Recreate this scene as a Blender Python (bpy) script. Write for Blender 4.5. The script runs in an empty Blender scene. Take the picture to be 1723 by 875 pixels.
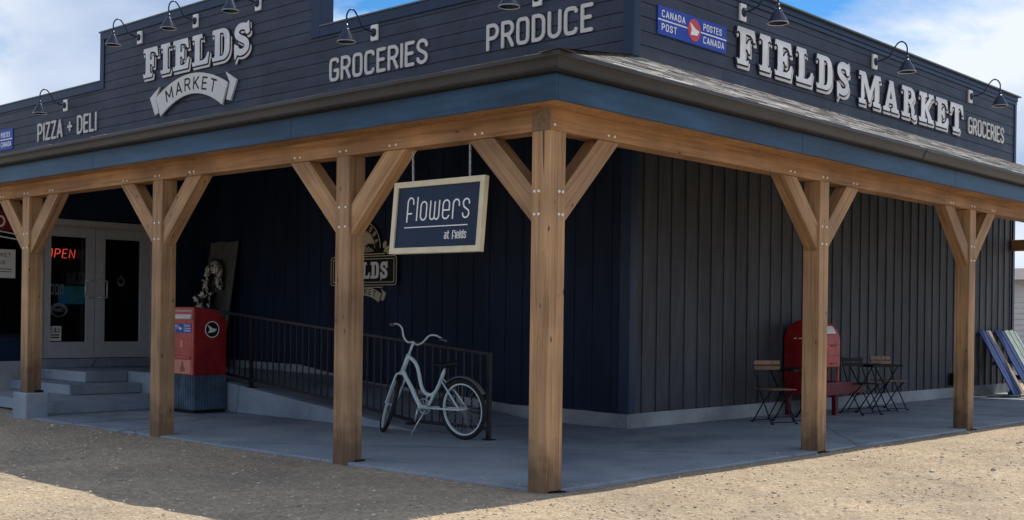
import bpy, bmesh, math, random
import numpy as np
from mathutils import Vector, Matrix, Euler
from mathutils.geometry import tessellate_polygon
random.seed(7)
R = math.radians
S = bpy.context.scene
COL = S.collection

# ------------------------------------------------------------------ camera
YAW, ROLL = 0.7549, 0.0132
F_PX, CX, CY, PW, PH = 2017.2, 825.92, 535.28, 1723.0, 875.0
cam = bpy.data.cameras.new('camera')
camo = bpy.data.objects.new('camera', cam)
COL.objects.link(camo)
fw = Vector((-math.sin(YAW), math.cos(YAW), 0))
rt = Vector((math.cos(YAW), math.sin(YAW), 0))
up = Vector((0, 0, 1))
r2 = rt * math.cos(ROLL) + up * math.sin(ROLL)
u2 = -rt * math.sin(ROLL) + up * math.cos(ROLL)
m3 = Matrix((r2, u2, -fw)).transposed()
camo.matrix_world = Matrix.Translation((6.0605, -7.0913, 1.339)) @ m3.to_4x4()
cam.sensor_fit = 'HORIZONTAL'
cam.sensor_width = 36
cam.lens = 36 * F_PX / PW
cam.shift_x = (PW / 2 - CX) / PW
cam.shift_y = (CY - PH / 2) / PW
cam.clip_start = 0.05
cam.clip_end = 2000
S.camera = camo

# ------------------------------------------------------------------ light
SUN = Vector((0.080, 0.62, 1.0)).normalized()
sun_el = math.asin(SUN.z)
sun_rot = math.atan2(SUN.x, SUN.y)
SKY_STRENGTH = 0.125
w = bpy.data.worlds.new('World')
S.world = w
w.use_nodes = True
nt = w.node_tree
nt.nodes.clear()
def N(t, **k):
    n = nt.nodes.new(t)
    for a, b in k.items():
        setattr(n, a, b)
    return n
sky = N('ShaderNodeTexSky', sky_type='NISHITA', sun_disc=False, sun_elevation=sun_el, sun_rotation=sun_rot,
        altitude=200, air_density=1.0, dust_density=0.3, ozone_density=5.0)
tc = N('ShaderNodeTexCoord')
mp = N('ShaderNodeMapping')
mp.inputs['Location'].default_value = (4.4, 6.1, 0.2)
mp.inputs['Scale'].default_value = (1.0, 1.0, 2.0)
nt.links.new(tc.outputs['Generated'], mp.inputs['Vector'])
nz = N('ShaderNodeTexNoise')
nz.inputs['Scale'].default_value = 2.3
nz.inputs['Detail'].default_value = 9
nz.inputs['Roughness'].default_value = 0.56
nz.inputs['Distortion'].default_value = 0.25
nt.links.new(mp.outputs[0], nz.inputs['Vector'])
cr = N('ShaderNodeValToRGB')
cr.color_ramp.elements[0].position = 0.40
cr.color_ramp.elements[0].color = (0, 0, 0, 1)
cr.color_ramp.elements[1].position = 0.50
cr.color_ramp.elements[1].color = (1, 1, 1, 1)
nt.links.new(nz.outputs['Fac'], cr.inputs['Fac'])
nz2 = N('ShaderNodeTexNoise')
nz2.inputs['Scale'].default_value = 4.0
nz2.inputs['Detail'].default_value = 6
nt.links.new(mp.outputs[0], nz2.inputs['Vector'])
cc = N('ShaderNodeMix', data_type='RGBA')
cc.inputs[6].default_value = (2.5, 3.3, 4.8, 1)
cc.inputs[7].default_value = (5.6, 6.0, 6.6, 1)
cr2 = N('ShaderNodeValToRGB')
cr2.color_ramp.elements[0].position = 0.33
cr2.color_ramp.elements[1].position = 0.60
nt.links.new(nz2.outputs['Fac'], cr2.inputs['Fac'])
nt.links.new(cr2.outputs[0], cc.inputs[0])
mx = N('ShaderNodeMix', data_type='RGBA')
nt.links.new(cr.outputs[0], mx.inputs[0])
hs = N('ShaderNodeHueSaturation')
hs.inputs['Saturation'].default_value = 1.32
hs.inputs['Value'].default_value = 0.86
nt.links.new(sky.outputs[0], hs.inputs['Color'])
nt.links.new(hs.outputs[0], mx.inputs[6])
nt.links.new(cc.outputs[2], mx.inputs[7])
bg = N('ShaderNodeBackground')
bg.inputs['Strength'].default_value = SKY_STRENGTH
nt.links.new(mx.outputs[2], bg.inputs['Color'])
wo = N('ShaderNodeOutputWorld')
nt.links.new(bg.outputs[0], wo.inputs[0])

sl = bpy.data.lights.new('sun', 'SUN')
sl.energy = 4.3
sl.angle = R(0.5)
sl.color = (1.0, 0.90, 0.76)
so = bpy.data.objects.new('sun', sl)
so.rotation_euler = SUN.to_track_quat('Z', 'Y').to_euler()
so.location = SUN * 50
COL.objects.link(so)
S.view_settings.view_transform = 'Standard'
S.view_settings.look = 'None'
S.view_settings.exposure = 0.35
S.view_settings.gamma = 1.0

# ------------------------------------------------------------------ materials
def mat_base(name):
    m = bpy.data.materials.new(name)
    m.use_nodes = True
    t = m.node_tree
    b = t.nodes['Principled BSDF']
    return m, t, b
def lk(t, a, b):
    t.links.new(a, b)
def ramp(t, stops):
    n = t.nodes.new('ShaderNodeValToRGB')
    e = n.color_ramp.elements
    while len(e) < len(stops):
        e.new(0.5)
    for i, (p, c) in enumerate(stops):
        e[i].position = p
        e[i].color = (c[0], c[1], c[2], 1)
    return n
def noise(t, scale, detail=4, rough=0.55, vec=None, stretch=None, dist=0.0, coord='Object'):
    co = t.nodes.new('ShaderNodeTexCoord')
    src = co.outputs[coord]
    if stretch:
        mpn = t.nodes.new('ShaderNodeMapping')
        mpn.inputs['Scale'].default_value = stretch
        lk(t, src, mpn.inputs['Vector'])
        src = mpn.outputs[0]
    n = t.nodes.new('ShaderNodeTexNoise')
    n.inputs['Scale'].default_value = scale
    n.inputs['Detail'].default_value = detail
    n.inputs['Roughness'].default_value = rough
    n.inputs['Distortion'].default_value = dist
    lk(t, src, n.inputs['Vector'])
    return n
def bump(t, b, src, strength=0.3, dist=0.01):
    n = t.nodes.new('ShaderNodeBump')
    n.inputs['Strength'].default_value = strength
    n.inputs['Distance'].default_value = dist
    lk(t, src, n.inputs['Height'])
    lk(t, n.outputs[0], b.inputs['Normal'])
    return n
def pm(name, col, rough=0.5, metal=0.0, var=0.12, scale=6.0, stretch=None, bmp=0.0, spec=0.25, grime=0.0, gscale=0.8, gstretch=None, gcol=(0.6, 0.6, 0.6)):
    m, t, b = mat_base(name)
    n = noise(t, scale, 5, 0.6, stretch=stretch)
    lo = [c * (1 - var) for c in col]
    hi = [min(1, c * (1 + var)) for c in col]
    r = ramp(t, [(0.3, lo), (0.7, hi)])
    lk(t, n.outputs['Fac'], r.inputs['Fac'])
    if grime:
        g = noise(t, gscale, 7, 0.68, stretch=gstretch, dist=0.6)
        gr = ramp(t, [(0.40, [1 - grime * (1 - c) * 2 for c in gcol]), (0.56, (1, 1, 1)), (0.72, (1 + grime * .5,) * 3)])
        lk(t, g.outputs['Fac'], gr.inputs['Fac'])
        gm = t.nodes.new('ShaderNodeMix')
        gm.data_type = 'RGBA'
        gm.blend_type = 'MULTIPLY'
        gm.inputs[0].default_value = 1.0
        lk(t, r.outputs[0], gm.inputs[6])
        lk(t, gr.outputs[0], gm.inputs[7])
        lk(t, gm.outputs[2], b.inputs['Base Color'])
    else:
        lk(t, r.outputs[0], b.inputs['Base Color'])
    b.inputs['Roughness'].default_value = rough
    b.inputs['Metallic'].default_value = metal
    b.inputs['Specular IOR Level'].default_value = spec
    if bmp:
        bump(t, b, n.outputs['Fac'], bmp, 0.004)
    return m

def wood_mat(name, dark, mid, light, rough=0.65, foot=False):
    m, t, b = mat_base(name)
    co = t.nodes.new('ShaderNodeTexCoord')
    inf = t.nodes.new('ShaderNodeObjectInfo')
    add = t.nodes.new('ShaderNodeVectorMath')
    add.operation = 'ADD'
    mul = t.nodes.new('ShaderNodeMath')
    mul.operation = 'MULTIPLY'
    mul.inputs[1].default_value = 37.0
    lk(t, inf.outputs['Random'], mul.inputs[0])
    lk(t, co.outputs['Object'], add.inputs[0])
    lk(t, mul.outputs[0], add.inputs[1])
    mpg = t.nodes.new('ShaderNodeMapping')
    mpg.inputs['Scale'].default_value = (26, 26, 0.9)
    lk(t, add.outputs[0], mpg.inputs['Vector'])
    g = t.nodes.new('ShaderNodeTexNoise')
    g.inputs['Scale'].default_value = 1.0
    g.inputs['Detail'].default_value = 6
    g.inputs['Roughness'].default_value = 0.62
    g.inputs['Distortion'].default_value = 0.6
    lk(t, mpg.outputs[0], g.inputs['Vector'])
    r = ramp(t, [(0.28, dark), (0.5, mid), (0.75, light)])
    lk(t, g.outputs['Fac'], r.inputs['Fac'])
    # broad tone change along and between timbers
    g2 = t.nodes.new('ShaderNodeTexNoise')
    g2.inputs['Scale'].default_value = 1.1
    g2.inputs['Detail'].default_value = 3
    lk(t, add.outputs[0], g2.inputs['Vector'])
    r2_ = ramp(t, [(0.3, (0.62, 0.58, 0.55)), (0.7, (1.16, 1.10, 1.02))])
    g2.inputs['Scale'].default_value = 1.6
    tn = t.nodes.new('ShaderNodeMath')
    tn.operation = 'MULTIPLY_ADD'
    lk(t, inf.outputs['Random'], tn.inputs[0])
    tn.inputs[1].default_value = 0.22
    tn.inputs[2].default_value = -0.11
    ta = t.nodes.new('ShaderNodeMath')
    ta.operation = 'ADD'
    lk(t, g2.outputs['Fac'], ta.inputs[0])
    lk(t, tn.outputs[0], ta.inputs[1])
    lk(t, ta.outputs[0], r2_.inputs['Fac'])
    mm = t.nodes.new('ShaderNodeMix')
    mm.data_type = 'RGBA'
    mm.blend_type = 'MULTIPLY'
    mm.inputs[0].default_value = 1.0
    lk(t, r.outputs[0], mm.inputs[6])
    lk(t, r2_.outputs[0], mm.inputs[7])
    # knots
    mpk = t.nodes.new('ShaderNodeMapping')
    mpk.inputs['Scale'].default_value = (1.0, 1.0, 0.42)
    lk(t, add.outputs[0], mpk.inputs['Vector'])
    v = t.nodes.new('ShaderNodeTexVoronoi')
    v.inputs['Scale'].default_value = 7.5
    lk(t, mpk.outputs[0], v.inputs['Vector'])
    kr = ramp(t, [(0.045, (1, 1, 1)), (0.10, (0, 0, 0))])
    lk(t, v.outputs['Distance'], kr.inputs['Fac'])
    mk = t.nodes.new('ShaderNodeMix')
    mk.data_type = 'RGBA'
    lk(t, kr.outputs[0], mk.inputs[0])
    lk(t, mm.outputs[2], mk.inputs[6])
    mk.inputs[7].default_value = (dark[0] * 0.35, dark[1] * 0.3, dark[2] * 0.3, 1)
    # long drying checks
    mpc = t.nodes.new('ShaderNodeMapping')
    mpc.inputs['Scale'].default_value = (14, 14, 0.45)
    lk(t, add.outputs[0], mpc.inputs['Vector'])
    ck = t.nodes.new('ShaderNodeTexNoise')
    ck.inputs['Scale'].default_value = 1.0
    ck.inputs['Detail'].default_value = 2
    lk(t, mpc.outputs[0], ck.inputs['Vector'])
    ckr = ramp(t, [(0.245, (1, 1, 1)), (0.268, (0, 0, 0))])
    lk(t, ck.outputs['Fac'], ckr.inputs['Fac'])
    mk2 = t.nodes.new('ShaderNodeMix')
    mk2.data_type = 'RGBA'
    lk(t, ckr.outputs[0], mk2.inputs[0])
    lk(t, mk.outputs[2], mk2.inputs[6])
    mk2.inputs[7].default_value = (dark[0] * 0.45, dark[1] * 0.4, dark[2] * 0.4, 1)
    last = mk2.outputs[2]
    if foot:                                     # splash dirt at the post feet
        sx = t.nodes.new('ShaderNodeSeparateXYZ')
        lk(t, co.outputs['Object'], sx.inputs[0])
        nf = t.nodes.new('ShaderNodeTexNoise')
        nf.inputs['Scale'].default_value = 9
        nf.inputs['Detail'].default_value = 5
        lk(t, add.outputs[0], nf.inputs['Vector'])
        sm = t.nodes.new('ShaderNodeMath')
        sm.operation = 'MULTIPLY_ADD'
        lk(t, nf.outputs['Fac'], sm.inputs[0])
        sm.inputs[1].default_value = -0.45
        lk(t, sx.outputs[2], sm.inputs[2])
        fr_ = ramp(t, [(0.0, (0.45, 0.42, 0.42)), (0.30, (1, 1, 1))])
        lk(t, sm.outputs[0], fr_.inputs['Fac'])
        mf = t.nodes.new('ShaderNodeMix')
        mf.data_type = 'RGBA'
        mf.blend_type = 'MULTIPLY'
        mf.inputs[0].default_value = 1
        lk(t, last, mf.inputs[6])
        lk(t, fr_.outputs[0], mf.inputs[7])
        last = mf.outputs[2]
    lk(t, last, b.inputs['Base Color'])
    b.inputs['Roughness'].default_value = rough
    bump(t, b, g.outputs['Fac'], 0.35, 0.004)
    return m

M = {}
M['wood'] = wood_mat('stained_timber', (0.19, 0.105, 0.048), (0.36, 0.218, 0.110), (0.48, 0.32, 0.185))
M['wood_post'] = wood_mat('stained_post', (0.19, 0.107, 0.050), (0.36, 0.220, 0.114), (0.48, 0.322, 0.19), foot=True)
M['wood_beam'] = wood_mat('stained_beam', (0.18, 0.093, 0.038), (0.37, 0.208, 0.093), (0.49, 0.295, 0.148))
M['wood_end'] = pm('end_grain_wood', (0.20, 0.145, 0.10), 0.8, var=0.25, scale=30, stretch=(1, 1, 1))
M['wood_dark'] = wood_mat('dark_roof_timber', (0.06, 0.045, 0.035), (0.10, 0.075, 0.055), (0.13, 0.10, 0.075))
M['wood_old'] = wood_mat('weathered_board', (0.045, 0.055, 0.055), (0.09, 0.10, 0.095), (0.16, 0.155, 0.145))
M['wood_seat'] = wood_mat('seat_slats', (0.14, 0.085, 0.05), (0.24, 0.15, 0.09), (0.33, 0.22, 0.14))
M['siding'] = pm('charcoal_lap_siding', (0.039, 0.048, 0.076), 0.55, var=0.2, scale=3.0, stretch=(0.4, 0.4, 4), bmp=0.1, grime=0.35, gscale=0.9, gstretch=(1, 1, .5))
M['siding_front'] = pm('shaded_board_and_batten', (0.006, 0.018, 0.050), 0.6, grime=0.5, gscale=1.2, gstretch=(1, 1, .25), var=0.25, scale=4.0, stretch=(3, 3, 0.4), bmp=0.1)  # same siding as the side wall, porch shade put into a near-black colour
M['siding_side'] = pm('charcoal_side_board_and_batten', (0.056, 0.060, 0.073), 0.6, grime=0.4, gscale=1.2, gstretch=(1, 1, .25), var=0.25, scale=4.0, stretch=(3, 3, 0.4), bmp=0.12)  # the siding's plain charcoal, without the shade of the front copy
M['navy'] = pm('navy_trim', (0.011, 0.026, 0.064), 0.4, var=0.12, scale=4)
M['fascia'] = pm('blue_fascia', (0.024, 0.074, 0.150), 0.42, grime=0.5, gscale=0.9, gstretch=(.35, .35, 3), var=0.25, scale=2.2, stretch=(0.5, 0.5, 5))
M['gutter'] = pm('brown_gutter', (0.046, 0.045, 0.047), 0.42, grime=0.4, gstretch=(.3, .3, 3), var=0.1, scale=3)
M['cap'] = pm('metal_cap', (0.10, 0.12, 0.12), 0.4, metal=0.3, var=0.1)
M['letter'] = pm('white_letter', (0.66, 0.67, 0.69), 0.5, grime=0.18, gscale=2, var=0.04)
M['letter_edge'] = pm('pale_letter_edge', (0.55, 0.53, 0.50), 0.5, var=0.04)
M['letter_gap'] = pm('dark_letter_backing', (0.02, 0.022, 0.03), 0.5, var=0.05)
M['ribbon'] = pm('pale_grey_ribbon', (0.60, 0.585, 0.56), 0.5, var=0.05)
M['black_ink'] = pm('black_ink', (0.005, 0.005, 0.007), 0.6, var=0.05)
M['lamp_navy'] = pm('lamp_enamel', (0.018, 0.028, 0.055), 0.25, var=0.05)
M['lamp_white'] = pm('lamp_white_enamel', (0.75, 0.74, 0.70), 0.35, var=0.03)
M['cp_blue'] = pm('postal_blue', (0.014, 0.050, 0.36), 0.4, var=0.08)
M['cp_red'] = pm('postal_red_disc', (0.58, 0.06, 0.07), 0.4, var=0.05)
M['white'] = pm('white_vinyl', (0.8, 0.8, 0.8), 0.5, var=0.03)
M['sign_navy'] = pm('sign_navy_board', (0.010, 0.024, 0.058), 0.55, var=0.2, scale=3)
M['sign_cream'] = pm('cream_frame', (0.62, 0.56, 0.40), 0.6, var=0.08, scale=8, bmp=0.1)
M['cream_paint'] = pm('cream_paint', (0.55, 0.50, 0.36), 0.6, var=0.06)
M['chain'] = pm('galvanised_steel', (0.55, 0.56, 0.58), 0.35, metal=0.9, var=0.1)
M['screw'] = pm('zinc_screw', (0.78, 0.76, 0.72), 0.35, metal=0.4, var=0.05)
M['black_metal'] = pm('black_powder_coat', (0.010, 0.010, 0.013), 0.55, var=0.1, spec=0.2)
M['rail_metal'] = pm('black_rail_paint', (0.008, 0.008, 0.012), 0.5, var=0.1, spec=0.3)
M['alu'] = pm('aluminium_door_frame', (0.42, 0.43, 0.45), 0.4, metal=0.2, var=0.06)
M['steel'] = pm('brushed_steel', (0.55, 0.56, 0.58), 0.35, metal=0.45, var=0.06)
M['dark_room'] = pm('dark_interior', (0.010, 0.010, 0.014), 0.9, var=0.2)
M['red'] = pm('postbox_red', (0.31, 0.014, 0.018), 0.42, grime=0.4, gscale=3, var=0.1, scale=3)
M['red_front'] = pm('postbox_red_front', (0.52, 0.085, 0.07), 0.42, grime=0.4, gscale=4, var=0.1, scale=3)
M['maroon'] = pm('dark_maroon_paint', (0.13, 0.008, 0.016), 0.45, var=0.1)
M['red_panel'] = pm('postbox_parcel_panel', (0.60, 0.22, 0.15), 0.4, var=0.1)
M['red_leaf'] = pm('postbox_leaf_print', (0.30, 0.08, 0.05), 0.4, var=0.1)
M['box_base'] = pm('blue_grey_ribbed_base', (0.085, 0.13, 0.19), 0.5, grime=0.5, gscale=3, var=0.12)
M['bike'] = pm('pale_blue_bike_enamel', (0.58, 0.66, 0.67), 0.25, var=0.04)
M['rubber'] = pm('tyre_rubber', (0.018, 0.018, 0.020), 0.75, var=0.1)
M['grip'] = pm('grip_rubber', (0.10, 0.10, 0.11), 0.7, var=0.1)
M['saddle'] = pm('black_saddle', (0.014, 0.014, 0.018), 0.5, var=0.1)
M['paper'] = pm('paper', (0.62, 0.61, 0.58), 0.8, var=0.05)
M['foliage'] = pm('tree_leaf', (0.07, 0.11, 0.035), 0.6, var=0.4, scale=2)
M['petal'] = pm('dried_white_petals', (0.78, 0.75, 0.66), 0.8, var=0.15, scale=20)
M['petal_warm'] = pm('peach_petals', (0.50, 0.30, 0.18), 0.8, var=0.15, scale=20)
M['leaf_dark'] = pm('dark_wreath_leaf', (0.02, 0.025, 0.02), 0.7, var=0.2, scale=20)
M['pallet_blue'] = pm('blue_pallet_paint', (0.012, 0.034, 0.14), 0.6, var=0.35, scale=5)
M['pallet_tan'] = pm('bare_pallet_wood', (0.30, 0.23, 0.16), 0.7, var=0.2, scale=8)
M['pallet_mint'] = pm('mint_pallet_paint', (0.26, 0.33, 0.32), 0.6, var=0.3, scale=8)
M['white_siding'] = pm('white_clapboard', (0.62, 0.64, 0.66), 0.6, var=0.05)
M['roof_grey'] = pm('far_roof', (0.12, 0.12, 0.13), 0.8, var=0.2)
M['bark'] = pm('bark', (0.10, 0.075, 0.055), 0.85, var=0.3, scale=10)
M['maroon_sign'] = pm('maroon_sign', (0.22, 0.015, 0.03), 0.5, var=0.1)

def emit(name, col, st):
    m, t, b = mat_base(name)
    b.inputs['Base Color'].default_value = (*col, 1)
    b.inputs['Emission Color'].default_value = (*col, 1)
    b.inputs['Emission Strength'].default_value = st
    return m
M['neon'] = emit('red_neon_tube', (1.0, 0.10, 0.05), 0.9)
M['screen'] = None
m, t, b = mat_base('glowing_screen')
n = noise(t, 3.0, 3, 0.6)
r = ramp(t, [(0.38, (0.003, 0.022, 0.016)), (0.5, (0.004, 0.035, 0.05)), (0.62, (0.005, 0.028, 0.075))])
lk(t, n.outputs['Fac'], r.inputs['Fac'])
lk(t, r.outputs[0], b.inputs['Emission Color'])
b.inputs['Emission Strength'].default_value = 0.5
b.inputs['Base Color'].default_value = (0.01, 0.01, 0.01, 1)
M['screen'] = m

# glass: thin dark pane, partly mirror
m = bpy.data.materials.new('door_glass')
m.use_nodes = True
t = m.node_tree
t.nodes.clear()
tr = t.nodes.new('ShaderNodeBsdfTransparent')
tr.inputs[0].default_value = (0.72, 0.76, 0.80, 1)
gl = t.nodes.new('ShaderNodeBsdfGlossy')
gl.inputs['Roughness'].default_value = 0.02
fr = t.nodes.new('ShaderNodeFresnel')
fr.inputs[0].default_value = 1.45
ms = t.nodes.new('ShaderNodeMixShader')
o = t.nodes.new('ShaderNodeOutputMaterial')
lk(t, fr.outputs[0], ms.inputs[0])
lk(t, tr.outputs[0], ms.inputs[1])
lk(t, gl.outputs[0], ms.inputs[2])
lk(t, ms.outputs[0], o.inputs[0])
M['glass'] = m

# concrete
def concrete(name, a, bcol, stain=0.6):
    m, t, b = mat_base(name)
    n1 = noise(t, 1.3, 8, 0.62)
    n2 = noise(t, 45, 4, 0.6)
    n3 = noise(t, 0.45, 4, 0.5, dist=0.8)
    r1 = ramp(t, [(0.3, a), (0.7, bcol)])
    lk(t, n1.outputs['Fac'], r1.inputs['Fac'])
    r3 = ramp(t, [(0.36, (stain, stain, stain * 1.02)), (0.52, (1, 1, 1)), (0.70, (1.12, 1.10, 1.06))])
    lk(t, n3.outputs['Fac'], r3.inputs['Fac'])
    mm = t.nodes.new('ShaderNodeMix')
    mm.data_type = 'RGBA'
    mm.blend_type = 'MULTIPLY'
    mm.inputs[0].default_value = 1
    lk(t, r1.outputs[0], mm.inputs[6])
    lk(t, r3.outputs[0], mm.inputs[7])
    r2b = ramp(t, [(0.35, (0.86, 0.86, 0.86)), (0.65, (1.05, 1.05, 1.05))])
    lk(t, n2.outputs['Fac'], r2b.inputs['Fac'])
    mm2 = t.nodes.new('ShaderNodeMix')
    mm2.data_type = 'RGBA'
    mm2.blend_type = 'MULTIPLY'
    mm2.inputs[0].default_value = 1
    lk(t, mm.outputs[2], mm2.inputs[6])
    lk(t, r2b.outputs[0], mm2.inputs[7])
    lk(t, mm2.outputs[2], b.inputs['Base Color'])
    b.inputs['Roughness'].default_value = 0.85
    bump(t, b, n2.outputs['Fac'], 0.25, 0.004)
    return m
M['concrete'] = concrete('porch_concrete', (0.19, 0.232, 0.295), (0.285, 0.33, 0.395), 0.70)
t = M['concrete'].node_tree
b = t.nodes['Principled BSDF']
src = b.inputs['Base Color'].links[0].from_socket
d1_ = noise(t, 0.9, 9, 0.72, dist=1.2)
dr_ = ramp(t, [(0.50, (0, 0, 0)), (0.66, (0.55, 0.55, 0.55))])
lk(t, d1_.outputs['Fac'], dr_.inputs['Fac'])
dm_ = t.nodes.new('ShaderNodeMix')
dm_.data_type = 'RGBA'
lk(t, dr_.outputs[0], dm_.inputs[0])
lk(t, src, dm_.inputs[6])
dm_.inputs[7].default_value = (0.36, 0.355, 0.35, 1)
cv_ = t.nodes.new('ShaderNodeTexVoronoi')
cv_.feature = 'DISTANCE_TO_EDGE'
cv_.inputs['Scale'].default_value = 0.2
cw_ = noise(t, 2.2, 6, 0.7)
cmx = t.nodes.new('ShaderNodeMix')
cmx.data_type = 'RGBA'
cmx.inputs[0].default_value = 0.16
cco = t.nodes.new('ShaderNodeTexCoord')
lk(t, cco.outputs['Object'], cmx.inputs[6])
lk(t, cw_.outputs['Color'], cmx.inputs[7])
lk(t, cmx.outputs[2], cv_.inputs['Vector'])
cr_ = ramp(t, [(0.0, (0.45, 0.45, 0.47)), (0.0010, (1, 1, 1))])
lk(t, cv_.outputs['Distance'], cr_.inputs['Fac'])
cm_ = t.nodes.new('ShaderNodeMix')
cm_.data_type = 'RGBA'
cm_.blend_type = 'MULTIPLY'
cm_.inputs[0].default_value = 1
lk(t, dm_.outputs[2], cm_.inputs[6])
lk(t, cr_.outputs[0], cm_.inputs[7])
lk(t, cm_.outputs[2], b.inputs['Base Color'])
M['concrete_old'] = concrete('foundation_concrete', (0.25, 0.27, 0.29), (0.42, 0.44, 0.45), 0.62)

# gravel ground
m, t, b = mat_base('gravel')
n1 = noise(t, 22, 8, 0.8)
n2 = noise(t, 0.55, 8, 0.7, dist=0.5)
v = t.nodes.new('ShaderNodeTexVoronoi')
v.inputs['Scale'].default_value = 38
co = t.nodes.new('ShaderNodeTexCoord')
lk(t, co.outputs['Object'], v.inputs['Vector'])
r1 = ramp(t, [(0.32, (0.20, 0.155, 0.11)), (0.5, (0.37, 0.30, 0.215)), (0.66, (0.54, 0.47, 0.37))])
lk(t, n1.outputs['Fac'], r1.inputs['Fac'])
r2_ = ramp(t, [(0.32, (0.66, 0.66, 0.68)), (0.5, (0.97, 0.96, 0.95)), (0.68, (1.16, 1.13, 1.06))])
lk(t, n2.outputs['Fac'], r2_.inputs['Fac'])
mm = t.nodes.new('ShaderNodeMix')
mm.data_type = 'RGBA'
mm.blend_type = 'MULTIPLY'
mm.inputs[0].default_value = 1
lk(t, r1.outputs[0], mm.inputs[6])
lk(t, r2_.outputs[0], mm.inputs[7])
lk(t, mm.outputs[2], b.inputs['Base Color'])
b.inputs['Roughness'].default_value = 0.95
ad = t.nodes.new('ShaderNodeMath')
ad.operation = 'SUBTRACT'
lk(t, n1.outputs['Fac'], ad.inputs[0])
lk(t, v.outputs['Distance'], ad.inputs[1])
bump(t, b, ad.outputs[0], 0.8, 0.02)
M['gravel'] = m

# shingles: each tab its own tone
m, t, b = mat_base('grey_shingle')
geo = t.nodes.new('ShaderNodeNewGeometry')
r = ramp(t, [(0.0, (0.07, 0.07, 0.075)), (0.35, (0.15, 0.148, 0.145)), (0.7, (0.25, 0.245, 0.24)), (1.0, (0.38, 0.37, 0.36))])
lk(t, geo.outputs['Random Per Island'], r.inputs['Fac'])
n = noise(t, 90, 3, 0.7)
r2_ = ramp(t, [(0.3, (0.7, 0.7, 0.7)), (0.7, (1.15, 1.15, 1.15))])
lk(t, n.outputs['Fac'], r2_.inputs['Fac'])
mm = t.nodes.new('ShaderNodeMix')
mm.data_type = 'RGBA'
mm.blend_type = 'MULTIPLY'
mm.inputs[0].default_value = 1
lk(t, r.outputs[0], mm.inputs[6])
lk(t, r2_.outputs[0], mm.inputs[7])
lk(t, mm.outputs[2], b.inputs['Base Color'])
b.inputs['Roughness'].default_value = 0.9
bump(t, b, n.outputs['Fac'], 0.5, 0.004)
M['shingle'] = m

# ------------------------------------------------------------------ mesh helpers
class MB:
    def __init__(s):
        s.v = []
        s.f = []
        s.sm = []
    def add(s, vs, fs, smooth=False):
        o = len(s.v)
        s.v += [tuple(p) for p in vs]
        s.f += [tuple(i + o for i in q) for q in fs]
        s.sm += [smooth] * len(fs)
        return s
    def box(s, a, b, mt=None):
        x0, y0, z0 = a
        x1, y1, z1 = b
        vs = [(x0, y0, z0), (x1, y0, z0), (x1, y1, z0), (x0, y1, z0), (x0, y0, z1), (x1, y0, z1), (x1, y1, z1), (x0, y1, z1)]
        if mt:
            vs = [mt @ Vector(p) for p in vs]
        return s.add(vs, [(0, 3, 2, 1), (4, 5, 6, 7), (0, 1, 5, 4), (1, 2, 6, 5), (2, 3, 7, 6), (3, 0, 4, 7)])
    def prism(s, poly, h0, h1, fr=None):
        """poly in (u,v); extruded along w from h0 to h1; fr maps (u,v,w)->point"""
        fr = fr or (lambda u, v, w_: (u, v, w_))
        n = len(poly)
        vs = [fr(u, v, h0) for u, v in poly] + [fr(u, v, h1) for u, v in poly]
        fs = [tuple(range(n - 1, -1, -1)), tuple(range(n, 2 * n))]
        fs += [(i, (i + 1) % n, n + (i + 1) % n, n + i) for i in range(n)]
        return s.add(vs, fs)
    def tube(s, path, r, n=8, caps=True, closed=False, smooth=True):
        path = [Vector(p) for p in path]
        k = len(path)
        rs = r if isinstance(r, (list, tuple)) else [r] * k
        vs = []
        t0 = None
        nrm = None
        for i, p in enumerate(path):
            if closed:
                d = path[(i + 1) % k] - path[i - 1]
            else:
                d = path[min(i + 1, k - 1)] - path[max(i - 1, 0)]
            d.normalize()
            if nrm is None:
                a = Vector((0, 0, 1)) if abs(d.z) < 0.9 else Vector((1, 0, 0))
                nrm = a.cross(d).normalized()
            else:
                nrm = (nrm - d * nrm.dot(d))
                nrm.normalize()
            bn = d.cross(nrm)
            for j in range(n):
                an = 2 * math.pi * j / n
                vs.append(p + (nrm * math.cos(an) + bn * math.sin(an)) * rs[i])
        fs = []
        for i in range(k if closed else k - 1):
            a, b = i * n, ((i + 1) % k) * n
            for j in range(n):
                fs.append((a + j, a + (j + 1) % n, b + (j + 1) % n, b + j))
        s.add(vs, fs, smooth)
        if caps and not closed:
            s.f.append(tuple(len(s.v) - len(vs) + j for j in range(n - 1, -1, -1)))
            s.f.append(tuple(len(s.v) - n + j for j in range(n)))
            s.sm += [False, False]
        return s
    def lathe(s, prof, n=20, mt=None, smooth=True):
        vs = []
        for r_, z in prof:
            for j in range(n):
                a = 2 * math.pi * j / n
                p = Vector((r_ * math.cos(a), r_ * math.sin(a), z))
                vs.append(mt @ p if mt else p)
        fs = []
        for i in range(len(prof) - 1):
            for j in range(n):
                fs.append((i * n + j, i * n + (j + 1) % n, (i + 1) * n + (j + 1) % n, (i + 1) * n + j))
        return s.add(vs, fs, smooth)
    def build(s, name, mat, parent=None, world=True, bevel=0, mats=None):
        me = bpy.data.meshes.new(name)
        me.from_pydata(s.v, [], s.f)
        me.polygons.foreach_set('use_smooth', s.sm)
        me.materials.append(mat)
        me.validate()
        me.update()
        return link(name, me, parent, world, bevel)

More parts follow.
